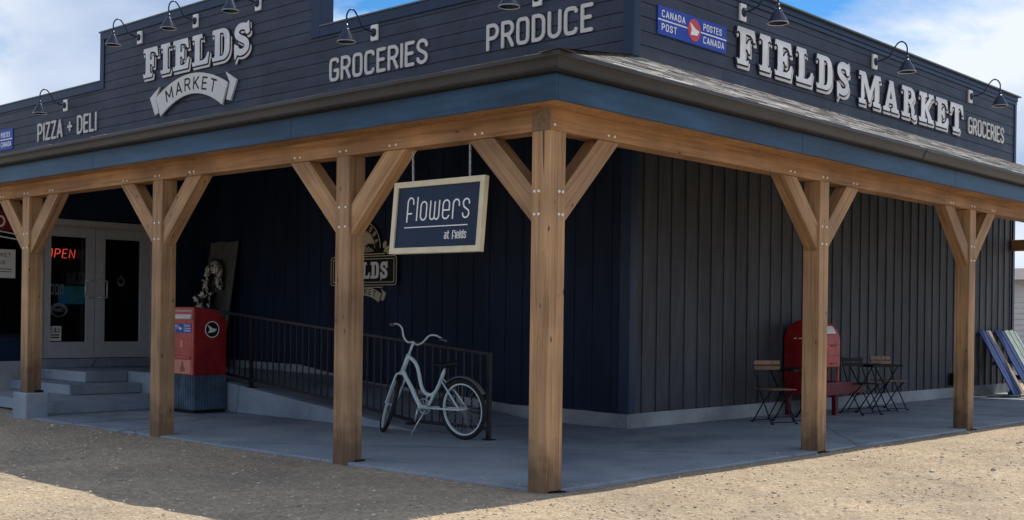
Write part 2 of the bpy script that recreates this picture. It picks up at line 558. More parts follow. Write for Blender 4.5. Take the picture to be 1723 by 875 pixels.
WM = {}
def link(name, me, parent=None, world=True, bevel=0):
    o = bpy.data.objects.new(name, me)
    COL.objects.link(o)
    if parent is not None:
        o.parent = parent
        if world:
            o.matrix_parent_inverse = WM.get(parent.name, Matrix()).inverted()
    WM[o.name] = Matrix()
    if bevel:
        md = o.modifiers.new('bevel', 'BEVEL')
        md.width = bevel
        md.segments = 2
        md.limit_method = 'ANGLE'
        md.angle_limit = R(40)
    return o
def fixn(o):
    bm = bmesh.new()
    bm.from_mesh(o.data)
    bmesh.ops.recalc_face_normals(bm, faces=bm.faces)
    bm.to_mesh(o.data)
    bm.free()
    return o
def tag(o, label, cat, group=None):
    o['label'] = label
    o['category'] = cat
    if group:
        o['group'] = group
    return o
def thing(name, label, cat, loc=(0, 0, 0), rz=0.0, group=None):
    o = bpy.data.objects.new(name, None)
    o.empty_display_size = 0.2
    COL.objects.link(o)
    mw = Matrix.Translation(loc) @ Matrix.Rotation(rz, 4, 'Z')
    o.location = loc
    o.rotation_euler = (0, 0, rz)
    WM[o.name] = mw
    return tag(o, label, cat, group)
def struct(o, label=None):
    o['kind'] = 'structure'
    if label:
        o['label'] = label
    return o
def copy_tree(o, parent=None):
    c = o.copy()
    COL.objects.link(c)
    if parent is not None:
        c.parent = parent
    for ch in list(o.children):
        copy_tree(ch, c)
    return c

def catmull(pts, n=8, closed=False):
    P = [Vector(p) for p in pts]
    out = []
    k = len(P)
    rng = range(k if closed else k - 1)
    for i in rng:
        p0 = P[i - 1] if (i > 0 or closed) else P[0] * 2 - P[1]
        p1 = P[i]
        p2 = P[(i + 1) % k]
        p3 = P[(i + 2) % k] if (closed or i + 2 < k) else P[k - 1] * 2 - P[k - 2]
        for j in range(n):
            u = j / n
            out.append(0.5 * ((2 * p1) + (p2 - p0) * u + (2 * p0 - 5 * p1 + 4 * p2 - p3) * u * u + (3 * p1 - p0 - 3 * p2 + p3) * u ** 3))
    if not closed:
        out.append(P[-1])
    return out

# ------------------------------------------------------------------ lettering (outline shapes from distance fields)
def sd_stroke(X, Y, pts, th):
    d = np.full(X.shape, 1e9)
    for (x0, y0), (x1, y1) in zip(pts[:-1], pts[1:]):
        dx, dy = x1 - x0, y1 - y0
        L = dx * dx + dy * dy + 1e-12
        tt = np.clip(((X - x0) * dx + (Y - y0) * dy) / L, 0, 1)
        d = np.minimum(d, np.hypot(X - x0 - tt * dx, Y - y0 - tt * dy))
    return d - th / 2
def sd_poly(X, Y, pts):
    d = np.full(X.shape, 1e9)
    ins = np.zeros(X.shape, bool)
    k = len(pts)
    for i in range(k):
        x0, y0 = pts[i]
        x1, y1 = pts[(i + 1) % k]
        dx, dy = x1 - x0, y1 - y0
        L = dx * dx + dy * dy + 1e-12
        tt = np.clip(((X - x0) * dx + (Y - y0) * dy) / L, 0, 1)
        d = np.minimum(d, np.hypot(X - x0 - tt * dx, Y - y0 - tt * dy))
        if abs(dy) > 1e-12:
            c = ((y0 > Y) != (y1 > Y)) & (X < dx * (Y - y0) / dy + x0)
            ins ^= c
    return np.where(ins, -d, d)
def contours(F, xs, ys):
    """closed loops of F=0 (inside F<0)"""
    ny, nx = F.shape
    F = F.copy()
    F[0, :] = F[-1, :] = 1
    F[:, 0] = F[:, -1] = 1
    F[F == 0] = 1e-9
    seg = {}
    def pt(key):
        i, j, h = key
        a = F[i, j]
        if h:
            b = F[i, j + 1]
            u = a / (a - b)
            return (xs[j] + u * (xs[j + 1] - xs[j]), ys[i])
        b = F[i + 1, j]
        u = a / (a - b)
        return (xs[j], ys[i] + u * (ys[i + 1] - ys[i]))
    sgn = F < 0
    act = (sgn[:-1, :-1].astype(int) + sgn[:-1, 1:] + sgn[1:, :-1] + sgn[1:, 1:])
    for i, j in zip(*np.where((act > 0) & (act < 4))):
        a, b, c, d = sgn[i, j], sgn[i, j + 1], sgn[i + 1, j + 1], sgn[i + 1, j]
        B, Rr, T, L = (i, j, 1), (i, j + 1, 0), (i + 1, j, 1), (i, j, 0)
        k = a * 1 + b * 2 + c * 4 + d * 8
        tab = {1: [(L, B)], 2: [(B, Rr)], 3: [(L, Rr)], 4: [(Rr, T)], 6: [(B, T)], 7: [(L, T)], 8: [(T, L)], 9: [(T, B)],
               11: [(T, Rr)], 12: [(Rr, L)], 13: [(Rr, B)], 14: [(B, L)], 5: [(L, B), (Rr, T)], 10: [(B, Rr), (T, L)]}
        for p, q in tab[k]:
            seg[p] = q
    loops = []
    while seg:
        st, nx_ = seg.popitem()
        lp = [st]
        while nx_ != st and nx_ in seg:
            lp.append(nx_)
            nx_ = seg.pop(nx_)
        loops.append([pt(q) for q in lp])
    return loops
def simplify(lp, tol):
    def dp(p):
        if len(p) < 3:
            return p
        a, b = np.array(p[0]), np.array(p[-1])
        q = np.array(p)
        d = b - a
        L = np.hypot(*d)
        if L < 1e-9:
            ds = np.hypot(*(q - a).T)
        else:
            ds = np.abs((q[:, 0] - a[0]) * d[1] - (q[:, 1] - a[1]) * d[0]) / L
        k = int(ds.argmax())
        if ds[k] < tol:
            return [p[0], p[-1]]
        return dp(p[:k + 1])[:-1] + dp(p[k:])
    h = len(lp) // 2
    return dp(lp[:h + 1])[:-1] + dp(lp[h:] + [lp[0]])[:-1]
def area(lp):
    return 0.5 * sum(a[0] * b[1] - b[0] * a[1] for a, b in zip(lp, lp[1:] + lp[:1]))
def shape_loops(fn, bbox, res, tol=0.12):
    x0, y0, x1, y1 = bbox
    g = res
    xs = np.arange(x0 - 2 * g, x1 + 2.5 * g, g)
    ys = np.arange(y0 - 2 * g, y1 + 2.5 * g, g)
    X, Y = np.meshgrid(xs, ys)
    F = fn(X, Y)
    lps = [simplify(l, tol * g) for l in contours(F, xs, ys)]
    return [l for l in lps if len(l) >= 3 and abs(area(l)) > (1.0 * g) ** 2]
def inside(p, lp):
    c = False
    for (x0, y0), (x1, y1) in zip(lp, lp[1:] + lp[:1]):
        if (y0 > p[1]) != (y1 > p[1]) and p[0] < (x1 - x0) * (p[1] - y0) / (y1 - y0) + x0:
            c = not c
    return c
def add_shape(mb, loops, z0, z1, mt):
    """extruded flat shape with holes; mt maps local (x right, y up, z out) to world"""
    dep = [sum(inside(l[0], q) for q in loops if q is not l) for l in loops]
    for l, d in zip(loops, dep):
        if d % 2:
            continue
        grp = [l] + [q for q, e in zip(loops, dep) if e == d + 1 and inside(q[0], l)]
        flat = [p for q in grp for p in q]
        n = len(flat)
        tris = tessellate_polygon([[Vector((p[0], p[1], 0)) for p in q] for q in grp])
        vs = [mt @ Vector((p[0], p[1], z1)) for p in flat] + [mt @ Vector((p[0], p[1], z0)) for p in flat]
        fs = []
        for a, b, c in tris:
            A, B, Cc = flat[a], flat[b], flat[c]
            cr_ = (B[0] - A[0]) * (Cc[1] - A[1]) - (B[1] - A[1]) * (Cc[0] - A[0])
            if cr_ < 0:
                b, c = c, b
            fs.append((a, b, c))
            fs.append((n + a, n + c, n + b))
        o = 0
        for q in grp:
            k = len(q)
            sg = area(q) > 0
            hole = q is not l
            for i in range(k):
                a, b = o + i, o + (i + 1) % k
                if sg == (not hole):
                    fs.append((a, n + a, n + b, b))
                else:
                    fs.append((a, b, n + b, n + a))
            o += k
        mb.add(vs, fs)
    return mb

def rr(x0, y0, x1, y1, r=0.2, a0=0, a1=360, n=28):
    """part of a rounded rectangle path, by angle"""
    cx, cy, hx, hy = (x0 + x1) / 2, (y0 + y1) / 2, (x1 - x0) / 2, (y1 - y0) / 2
    out = []
    for i in range(n + 1):
        a = R(a0 + (a1 - a0) * i / n)
        c, s_ = math.cos(a), math.sin(a)
        # superellipse, stretched so that the straight sides stay straight
        e = 0.45
        px = math.copysign(abs(c) ** e, c)
        py = math.copysign(abs(s_) ** (e * 0.95), s_)
        out.append((cx + hx * px, cy + hy * py))
    return out
def ell(cx, cy, rx, ry, a0, a1, n=16):
    return [(cx + rx * math.cos(R(a0 + (a1 - a0) * i / n)), cy + ry * math.sin(R(a0 + (a1 - a0) * i / n))) for i in range(n + 1)]
# sans capitals: strokes on a cell W wide, 1 high
def sans(ch):
    L, Rr, B, T, Mi = 0.0, 0.5, 0.0, 1.0, 0.52
    bowl = lambda y0, y1: [(0, y1), (0.27, y1)] + ell(0.27, (y0 + y1) / 2, 0.23, (y1 - y0) / 2, 90, -90, 12) + [(0, y0)]
    G = {
        'A': (0.54, [[(0, 0), (0.27, 1), (0.54, 0)], [(0.1, 0.28), (0.44, 0.28)]]),
        'B': (0.5, [[(0, 0), (0, 1)], bowl(0.52, 1), bowl(0, 0.52)]),
        'C': (0.5, [rr(0, 0, .5, 1, a0=28, a1=332)]),
        'D': (0.5, [[(0, 0), (0, 1)], [(0, 1), (0.2, 1)] + ell(0.2, 0.72, 0.3, 0.28, 90, 0, 8) + ell(0.2, 0.28, 0.3, 0.28, 0, -90, 8) + [(0, 0)]]),
        'E': (0.42, [[(0.42, 1), (0, 1), (0, 0), (0.42, 0)], [(0, 0.52), (0.36, 0.52)]]),
        'F': (0.42, [[(0.42, 1), (0, 1), (0, 0)], [(0, 0.5), (0.36, 0.5)]]),
        'G': (0.5, [rr(0, 0, .5, 1, a0=28, a1=345), [(0.5, 0.1), (0.5, 0.45), (0.29, 0.45)]]),
        'I': (0.0, [[(0, 0), (0, 1)]]),
        'K': (0.5, [[(0, 0), (0, 1)], [(0.48, 1), (0.02, 0.42)], [(0.16, 0.58), (0.5, 0)]]),
        'L': (0.40, [[(0, 1), (0, 0), (0.40, 0)]]),
        'M': (0.66, [[(0, 0), (0, 1), (0.33, 0.25), (0.66, 1), (0.66, 0)]]),
        'N': (0.52, [[(0, 0), (0, 1), (0.52, 0), (0.52, 1)]]),
        'O': (0.5, [rr(0, 0, .5, 1)]),
        'P': (0.5, [[(0, 0), (0, 1)], bowl(0.45, 1)]),
        'R': (0.5, [[(0, 0), (0, 1)], bowl(0.48, 1), [(0.26, 0.48), (0.5, 0)]]),
        'S': (0.5, [[(0.5, 0.76)] + ell(0.25, 0.77, 0.25, 0.23, 10, 200, 12) + [(0.08, 0.60), (0.42, 0.40)] + ell(0.25, 0.23, 0.25, 0.23, 20, -170, 12)]),
        'T': (0.5, [[(0, 1), (0.5, 1)], [(0.25, 1), (0.25, 0)]]),
        'U': (0.5, [[(0, 1), (0, 0.25)] + ell(0.25, 0.25, 0.25, 0.25, 180, 360, 12) + [(0.5, 1)]]),
        'Z': (0.46, [[(0, 1), (0.46, 1), (0, 0), (0.46, 0)]]),
        '+': (0.42, [[(0, 0.5), (0.42, 0.5)], [(0.21, 0.27), (0.21, 0.73)]]),
        '&': (0.5, [[(0.5, 0.0), (0.12, 0.72)] + ell(0.25, 0.82, 0.14, 0.18, 190, -30, 10) + [(0.1, 0.45)] + ell(0.22, 0.22, 0.22, 0.22, 140, 300, 10) + [(0.5, 0.4)]]),
        ' ': (0.22, []),
    }
    return G[ch]
def thin(ch):
    """light rounded lower case for the hanging flowers board"""
    G = {
        'f': (0.36, [[(0, -0.05), (0, 0.78)] + ell(0.17, 0.78, 0.17, 0.2, 180, 0, 10) + [(0.34, 0.70)], [(0, 0.30), (0.26, 0.30)]]),
        'l': (0.0, [[(0, 0), (0, 0.98)]]),
        'o': (0.34, [ell(0.17, 0.6, 0.17, 0.18, 0, 180, 10) + ell(0.17, 0.18, 0.17, 0.18, 180, 360, 10) + [(0.34, 0.6)]]),
        'w': (0.52, [[(0, 0.78), (0, 0.15)] + ell(0.13, 0.14, 0.13, 0.14, 180, 360, 8) + [(0.26, 0.74)], [(0.26, 0.15)] + ell(0.39, 0.14, 0.13, 0.14, 180, 360, 8) + [(0.52, 0.78)]]),
        'e': (0.36, [[(0, 0.36), (0.36, 0.36), (0.36, 0.6)] + ell(0.18, 0.6, 0.18, 0.18, 0, 180, 10) + ell(0.18, 0.17, 0.18, 0.17, 180, 345, 10)]),
        'r': (0.34, [[(0, 0), (0, 0.6)] + ell(0.17, 0.6, 0.17, 0.18, 180, 0, 10) + [(0.34, 0.52)]]),
        's': (0.34, [ell(0.17, 0.61, 0.17, 0.17, -10, 190, 10) + [(0.05, 0.45), (0.30, 0.30)] + ell(0.17, 0.17, 0.17, 0.17, 10, -185, 12)]),
        'a': (0.34, [[(0.02, 0.72), (0.2, 0.78), (0.34, 0.66), (0.34, 0)], ell(0.17, 0.23, 0.17, 0.23, 0, 360, 16)]),
        't': (0.28, [[(0.1, 0.98), (0.1, 0.1), (0.2, 0), (0.28, 0.03)], [(0, 0.74), (0.26, 0.74)]]),
        'i': (0.0, [[(0, 0), (0, 0.72)], [(0, 0.92), (0, 0.95)]]),
        'd': (0.34, [[(0.34, 0), (0.34, 1.0)], ell(0.17, 0.6, 0.17, 0.18, 0, 180, 10) + ell(0.17, 0.18, 0.17, 0.18, 180, 360, 10) + [(0.34, 0.6)]]),
        ' ': (0.25, []),
    }
    return G[ch]
def layout(text, font, h, width=None, gap=0.14):
    """[(char, x offset, scale x)] so that the text is `width` wide"""
    ws = [font(c)[0] * h for c in text]
    tot = sum(ws) + gap * h * (len(text) - 1)
    sx = 1.0 if width is None else width / tot
    x, out = 0, []
    for c, wd in zip(text, ws):
        out.append((c, x * sx, sx))
        x += wd + gap * h
    return out, tot * sx
def stroke_loops(strokes, h, sx, th, res=None):
    st = [[(x * h * sx, y * h) for x, y in s_] for s_ in strokes]
    xs = [p[0] for s_ in st for p in s_]
    ys = [p[1] for s_ in st for p in s_]
    def fn(X, Y):
        d = np.full(X.shape, 1e9)
        for s_ in st:
            d = np.minimum(d, sd_stroke(X, Y, s_, th))
        return d
    return shape_loops(fn, (min(xs) - th, min(ys) - th, max(xs) + th, max(ys) + th), res or max(th / 4.5, h / 70))
def word(mb, text, font, h, mt, width=None, th=0.16, z0=0.0, z1=0.004, gap=0.2, align='l'):
    lay, tot = layout(text, font, h, width, gap)
    dx = {'l': 0, 'c': -tot / 2, 'r': -tot}[align]
    for c, x, sx in lay:
        st = font(c)[1]
        if st:
            add_shape(mb, stroke_loops(st, h, sx, th * h), z0, z1, mt @ Matrix.Translation((x + dx, 0, 0)))
    return mb
# western slab capitals (1 high); each a function of X, Y
I_POLY = lambda x: [(x, 1), (x + .50, 1), (x + .54, .80), (x + .46, .86), (x + .385, .80), (x + .385, .20), (x + .42, .13), (x + .54, .18), (x + .50, 0),
                    (x, 0), (x - .04, .18), (x + .08, .13), (x + .115, .20), (x + .115, .80), (x + .04, .86), (x - .04, .80)]
TOPBAR = [(.3, 1), (.78, 1), (.84, .66), (.74, .66), (.69, .76), (.60, .82), (.3, .84)]
MIDARM = [(.3, .58), (.44, .59), (.52, .70), (.60, .72), (.60, .32), (.52, .33), (.44, .43), (.3, .44)]
BOTBAR = [(.3, 0), (.80, 0), (.88, .38), (.78, .38), (.70, .24), (.58, .16), (.3, .16)]
def ellipse_fn(cx, cy, rx, ry):
    return lambda X, Y: (np.hypot((X - cx) / rx, (Y - cy) / ry) - 1) * min(rx, ry)
def western(ch):
    U = lambda *fs: (lambda X, Y: np.minimum.reduce([f(X, Y) for f in fs]))
    P_ = lambda pts: (lambda X, Y: sd_poly(X, Y, pts))
    if ch == 'I':
        return 0.50, P_(I_POLY(0))
    if ch == 'F':
        return 0.80, U(P_(I_POLY(0)), P_(TOPBAR), P_(MIDARM))
    if ch == 'E':
        return 0.84, U(P_(I_POLY(0)), P_(TOPBAR), P_(MIDARM), P_(BOTBAR))
    if ch == 'L':
        return 0.84, U(P_(I_POLY(0)), P_(BOTBAR))
    if ch == 'D':
        outer = [(0.2, 1), (.5, 1)] + ell(.5, .68, .36, .32, 90, 0, 10) + ell(.5, .32, .36, .32, 0, -90, 10) + [(.2, 0)]
        inner = [(.385, .85), (.47, .85)] + ell(.47, .66, .12, .19, 90, 0, 8) + ell(.47, .34, .12, .19, 0, -90, 8) + [(.385, .15)]
        i_ = P_(I_POLY(0))
        return 0.86, (lambda X, Y: np.maximum(np.minimum(np.maximum(i_(X, Y), X - .40), np.where(X < .2, 9, sd_poly(X, Y, outer))), -sd_poly(X, Y, inner)))
    if ch == 'S':
        sp = [(.66, .72), (.60, .84), (.46, .89), (.28, .88), (.16, .79), (.16, .66), (.28, .56), (.46, .48), (.60, .39), (.64, .26), (.56, .15), (.40, .105), (.24, .13), (.13, .25)]
        sp = [tuple(p)[:2] for p in catmull([(a, b_, 0) for a, b_ in sp], 5)]
        return 0.78, (lambda X, Y: np.minimum.reduce([sd_stroke(X, Y, sp, .225), sd_poly(X, Y, [(.62, .98), (.74, 1.04), (.76, .64), (.64, .66), (.58, .80)]),
                                                      sd_poly(X, Y, [(.02, .40), (.13, .38), (.22, .22), (.20, .06), (.06, -.14), (.03, .04)])]))
    if ch == 'T':
        bar = [(-.02, 1), (.88, 1), (.93, .62), (.83, .63), (.76, .78), (.66, .84), (.2, .84), (.10, .78), (.03, .63), (-.07, .62)]
        return 0.86, U(P_([(a + .18, b_) for a, b_ in I_POLY(0)]), P_(bar))
    if ch == 'K':
        return 0.92, U(P_(I_POLY(0)), P_([(.62, 1), (.96, 1), (.98, .86), (.86, .84), (.56, .5), (.86, .16), (.99, .15), (.96, 0), (.58, 0), (.58, .13), (.36, .46), (.36, .56), (.66, .86), (.60, .88)]))
    if ch == 'R':
        outer = [(.2, 1), (.52, 1)] + ell(.52, .74, .32, .26, 90, -90, 16) + [(.2, .48)]
        inner = [(.385, .86), (.49, .86)] + ell(.49, .735, .10, .125, 90, -90, 10) + [(.385, .61)]
        leg = [(.42, .52), (.62, .54), (.78, .42), (.80, .14), (.86, .11), (.90, .18), (.97, .16), (.93, -.02), (.80, -.06), (.62, .02), (.58, .30), (.50, .44), (.40, .44)]
        i_ = P_(I_POLY(0))
        return 0.92, (lambda X, Y: np.maximum(np.minimum.reduce([np.where(X > .45, np.maximum(i_(X, Y), Y - .5), i_(X, Y)), sd_poly(X, Y, outer), sd_poly(X, Y, leg)]), -sd_poly(X, Y, inner)))
    if ch == 'A':
        legL = [(.36, 1), (.54, 1), (.30, .14), (.42, .10), (.40, 0), (-.02, 0), (-.04, .12), (.09, .16)]
        legR = [(.30, 1), (.58, 1), (.84, .16), (.96, .12), (.94, 0), (.48, 0), (.46, .12), (.57, .16), (.42, .72)]
        return 0.92, U(P_(legL), P_(legR), P_([(.2, .26), (.66, .26), (.62, .42), (.26, .42)]))
    if ch == 'M':
        pts = [(-.02, 1), (.34, 1), (.60, .46), (.86, 1), (1.22, 1), (1.25, .84), (1.12, .84), (1.12, .16), (1.25, .16), (1.22, 0), (.80, 0), (.78, .16), (.87, .16), (.87, .62), (.62, .08), (.54, .08), (.27, .62), (.27, .16), (.38, .16), (.36, 0), (-.02, 0), (-.04, .16), (.09, .16), (.09, .84), (-.04, .84)]
        return 1.20, P_(pts)
def western_word(root, text, h, width, mt, gap=0.12, z_face=0.060, z_back=0.044, ofs=(0.060, -0.095), margin=0.040):
    ws = [western(c)[0] for c in text]
    tot = (sum(ws) + gap * (len(text) - 1))
    sx = width / tot          # metres per unit, horizontally
    x = 0
    for c, wd in zip(text, ws):
        f = western(c)[1]
        sc = sx / h
        bb = (-0.12, -0.3, wd + 0.2, 1.12)
        face = shape_loops(lambda X, Y: f(X, Y) + 0.012, bb, 1 / 56)
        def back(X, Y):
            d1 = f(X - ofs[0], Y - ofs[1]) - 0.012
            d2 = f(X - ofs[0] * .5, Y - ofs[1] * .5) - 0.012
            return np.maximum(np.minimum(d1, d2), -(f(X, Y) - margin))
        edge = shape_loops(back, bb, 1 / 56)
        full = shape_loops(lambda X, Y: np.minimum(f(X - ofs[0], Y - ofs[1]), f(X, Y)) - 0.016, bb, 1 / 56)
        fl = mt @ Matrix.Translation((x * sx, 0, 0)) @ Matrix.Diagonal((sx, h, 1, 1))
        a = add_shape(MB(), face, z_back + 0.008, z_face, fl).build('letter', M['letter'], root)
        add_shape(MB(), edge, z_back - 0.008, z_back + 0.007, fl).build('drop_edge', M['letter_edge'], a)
        add_shape(MB(), full, 0.024, z_back - 0.009, fl).build('backing', M['letter_gap'], a)
        x += wd + gap

BX, BY = -2.787, 4.789           # building corner
YE = 17.55                       # far end of the side wall
XE = -20.6                       # left end of what is built of the front
def FR(x, z, d=0.0):             # text frame on the front wall: right = +X, up = Z, out = -Y
    return Matrix(((1, 0, 0, x), (0, 0, -1, BY - d), (0, 1, 0, z), (0, 0, 0, 1)))
def SD(y, z, d=0.0):             # on the side wall: right = +Y, up = Z, out = +X
    return Matrix(((0, 0, 1, BX + d), (1, 0, 0, y), (0, 1, 0, z), (0, 0, 0, 1)))
def XF(x, y, z):                 # frame facing +X at x
    return Matrix(((0, 0, 1, x), (1, 0, 0, y), (0, 1, 0, z), (0, 0, 0, 1)))

# ------------------------------------------------------------------ ground
GZ = -0.022
def axis(lo, hi, a, b, step):
    mid = list(np.arange(a, b + 1e-6, step))
    pre, s_, x = [], step * 2, a
    while x > lo:
        x -= s_
        s_ *= 1.5
        pre.append(max(x, lo))
    post, s_, x = [], step * 2, b
    while x < hi:
        x += s_
        s_ *= 1.5
        post.append(min(x, hi))
    return pre[::-1] + mid + post
gx = axis(-500, 500, -14, 6, 0.08)
gy = axis(-500, 500, -5, 18, 0.08)
rng = np.random.RandomState(3)
def smooth_field(nx, ny, k):
    a = rng.rand(ny, nx)
    for _ in range(k):
        a = (a + np.roll(a, 1, 0) + np.roll(a, -1, 0) + np.roll(a, 1, 1) + np.roll(a, -1, 1)) / 5
    a -= a.mean()
    return a / (np.abs(a).max() + 1e-9)
fz = smooth_field(len(gx), len(gy), 1) * 0.011 + smooth_field(len(gx), len(gy), 6) * 0.012 + smooth_field(len(gx), len(gy), 60) * 0.03
gb = MB()
vs, fs = [], []
for j, y in enumerate(gy):
    for i, x in enumerate(gx):
        near = -0.6 < x < 0.5 or -0.5 < y < 0.5
        under = x < -0.05 and y > 0.05
        z = GZ + float(fz[j, i]) * (0.5 if near else 1.0)
        if under and x > -9.2:
            z = GZ - 0.1
        if x > 0.6:
            for rx in (2.0, 3.55):
                z -= 0.022 * math.exp(-((x - rx - 0.12 * math.sin(y * .35)) / .16) ** 2)
        elif y < -1.0:
            for ry in (-2.3, -3.8):
                z -= 0.022 * math.exp(-((y - ry - 0.12 * math.sin(x * .35)) / .16) ** 2)
        vs.append((x, y, z))
nx = len(gx)
for j in range(len(gy) - 1):
    for i in range(nx - 1):
        fs.append((j * nx + i, j * nx + i + 1, (j + 1) * nx + i + 1, (j + 1) * nx + i))
gb.add(vs, fs, True)
struct(gb.build('gravel_ground', M['gravel']), 'beige gravel yard round the porch')

# loose stones where the gravel is near the camera
sb = MB()
ico = [(0, 0, 1), (0.9, 0, 0.3), (0.25, 0.85, 0.3), (-0.75, 0.5, 0.3), (-0.7, -0.55, 0.25), (0.3, -0.85, 0.3), (0.7, 0.5, -0.4), (-0.3, 0.8, -0.4), (-0.9, 0, -0.4), (-0.25, -0.8, -0.4), (0.7, -0.5, -0.4)]
icf = [(0, 1, 2), (0, 2, 3), (0, 3, 4), (0, 4, 5), (0, 5, 1), (1, 6, 2), (2, 7, 3), (3, 8, 4), (4, 9, 5), (5, 10, 1), (2, 6, 7), (3, 7, 8), (4, 8, 9), (5, 9, 10), (1, 10, 6)]
cnt = 0
while cnt < 8500:
    if random.random() < 0.5:
        x, y = random.uniform(0.02, 3.6), random.uniform(-2.5, 13)
    else:
        x, y = random.uniform(-9.5, 3.0), random.uniform(-4.2, -0.02)
    sc = random.uniform(0.004, 0.013) * (random.uniform(1.5, 2.4) if random.random() < 0.05 else 1)
    rot = Matrix.Rotation(random.uniform(0, 6.3), 3, 'Z')
    st = Vector((random.uniform(0.7, 1.4), random.uniform(0.7, 1.3), random.uniform(0.4, 0.8)))
    zz = GZ + float(fz[min(range(len(gy)), key=lambda k: abs(gy[k] - y)) if False else int(np.searchsorted(gy, y)) % len(gy), int(np.searchsorted(gx, x)) % len(gx)])
    sb.add([Vector((x, y, zz + sc * 0.2)) + rot @ Vector((p[0] * st.x, p[1] * st.y, p[2] * st.z)) * sc for p in ico], icf)
    cnt += 1
for k in range(260):                                # a little gravel kicked onto the slab edge
    if k % 2:
        x, y = -abs(random.gauss(0.02, .22)) - .01, random.uniform(.3, 13)
    else:
        x, y = random.uniform(-8.4, -.1), abs(random.gauss(.02, .2)) + .03
    sc = random.uniform(.003, .008)
    sb.add([Vector((x, y, sc * .6)) + Vector(p) * sc for p in ico], icf)
m, t, b = mat_base('stone')
geo = t.nodes.new('ShaderNodeNewGeometry')
r = ramp(t, [(0.0, (0.24, 0.20, 0.155)), (0.5, (0.38, 0.32, 0.245)), (1.0, (0.60, 0.54, 0.45))])
lk(t, geo.outputs['Random Per Island'], r.inputs['Fac'])
lk(t, r.outputs[0], b.inputs['Base Color'])
b.inputs['Roughness'].default_value = 0.9
gs = sb.build('loose_gravel', m)
gs['kind'] = 'stuff'
gs['label'] = 'loose stones scattered on the beige gravel'

# porch slab, steps, ramp
pb = MB()
J = 0.004
ys_ = [BY + .0, 9.0, 13.4, YE + .3]
for q0, q1 in zip(ys_[:-1], ys_[1:]):
    pb.prism([(-0.004, q0 + J), (-0.012, q1 - J), (BX - 0.3, q1 - J), (BX - 0.3, q0 + J)], -0.30, 0.0)
xs_ = [0.0, -2.8, -5.9, -9.35]
for k_, (q0, q1) in enumerate(zip(xs_[:-1], xs_[1:])):
    e0 = q0 - (J if k_ else 0)
    pb.prism([(e0, 0.02), (e0, BY - J + (0 if k_ == 0 else .1)), (q1 + J, BY - J + (0 if k_ == 0 else .1)), (q1 + J, 0.02)], -0.30, 0.0)
pb.prism([(-9.35 - J, 0.02), (-9.35 - J, BY + .1), (-13.2, BY + .1), (-13.2, 1.9), (-9.5, .5)], -0.30, 0.0)
slab = fixn(pb.build('porch_pavement', M['concrete'], bevel=0.008))
struct(slab, 'grey concrete porch slab')

st = thing('entrance_steps', 'low concrete entrance steps rising to the glass doors', 'steps', (-10.4, 2.2, 0))
b1 = MB().box((-12, 0.45, 0.002), (-8.85, 2.44, 0.15))
b1.build('step', M['concrete'], st, bevel=0.012)
MB().box((-12, 1.3, 0.152), (-10.1, 2.44, 0.30)).build('step', M['concrete'], st, bevel=0.012)
MB().box((-12, 1.75, 0.302), (-10.5, 2.44, 0.46)).build('landing', M['concrete'], st, bevel=0.012)

rp = thing('access_ramp', 'sloping concrete ramp behind the black railing', 'ramp', (-6.5, 2.5, 0))
rb = MB()
rb.prism([(-12, 0.003), (-4.0, 0.003), (-4.6, 0.075), (-8.1, 0.43), (-10.0, 0.459), (-12, 0.459)], 2.45, 4.60, lambda u, v_, w_: (u, w_, v_))
fixn(rb.build('ramp_slope', M['concrete'], rp, bevel=0.01))

pl = MB().prism([(-9.02, -0.05), (-8.64, -0.05), (-8.64, 0.26), (-9.02, 0.26)], -0.12, 0.31)
tag(pl.build('concrete_footing', M['concrete'], bevel=0.02), 'concrete footing block under the leftmost timber post', 'footing')

# ------------------------------------------------------------------ building
bld = thing('market_building', 'dark charcoal market building with stepped parapet and lap siding', 'building', (BX, BY, 0))
# core
core = MB()
core.box((XE, BY + 0.04, 0.0), (BX - 0.04, YE - 0.04, 5.875))
core.box((-15.66, BY + 0.04, 5.876), (-8.90, BY + 0.24, 6.83))
core.build('wall_core', M['dark_room'], bld)

EXPO = 0.177
def lap(mb, a, b, z0, z1, frame):
    """lap courses between a and b (along the wall), z0..z1; frame(u, d, z) d outward"""
    z = z0
    joint = 0
    while z < z1 - 0.01:
        zt = min(z + EXPO, z1)
        # butt joints
        cuts = [a]
        x = a + ((joint * 1.37) % 3.6) + 0.6
        while x < b - 0.4:
            cuts.append(x)
            x += 3.66
        cuts.append(b)
        joint += 1
        for c0, c1 in zip(cuts[:-1], cuts[1:]):
            e = 0.0015
            u0, u1 = c0 + e, c1 - e
            zq = zt - 0.008
            vs = [frame(u0, 0.013, z), frame(u1, 0.013, z), frame(u1, 0.009, zq), frame(u0, 0.009, zq),
                  frame(u0, -0.01, z), frame(u1, -0.01, z), frame(u0, -0.01, zq), frame(u1, -0.01, zq)]
            mb.add(vs, [(0, 1, 2, 3), (4, 5, 1, 0), (3, 2, 7, 6), (0, 3, 6, 4), (1, 5, 7, 2)])
        z = zt
ff = lambda u, d, z: (u, BY - d, z)
fsd = lambda u, d, z: (BX + d, u, z)
lf = MB()
lap(lf, XE, BX - 0.02, 4.44, 4.44 + EXPO * 7, ff)
lap(lf, XE, -15.7, 4.44 + EXPO * 7, 5.76, ff)
lap(lf, -15.7, -8.9, 4.44 + EXPO * 7, 6.72, ff)
lap(lf, -8.9, BX - 0.02, 4.44 + EXPO * 7, 5.76, ff)
fixn(lf.build('lap_siding', M['siding'], bld))
lsd = MB()
lap(lsd, BY + 0.02, YE, 4.40, 5.76, fsd)
fixn(lsd.build('lap_siding', M['siding'], bld))

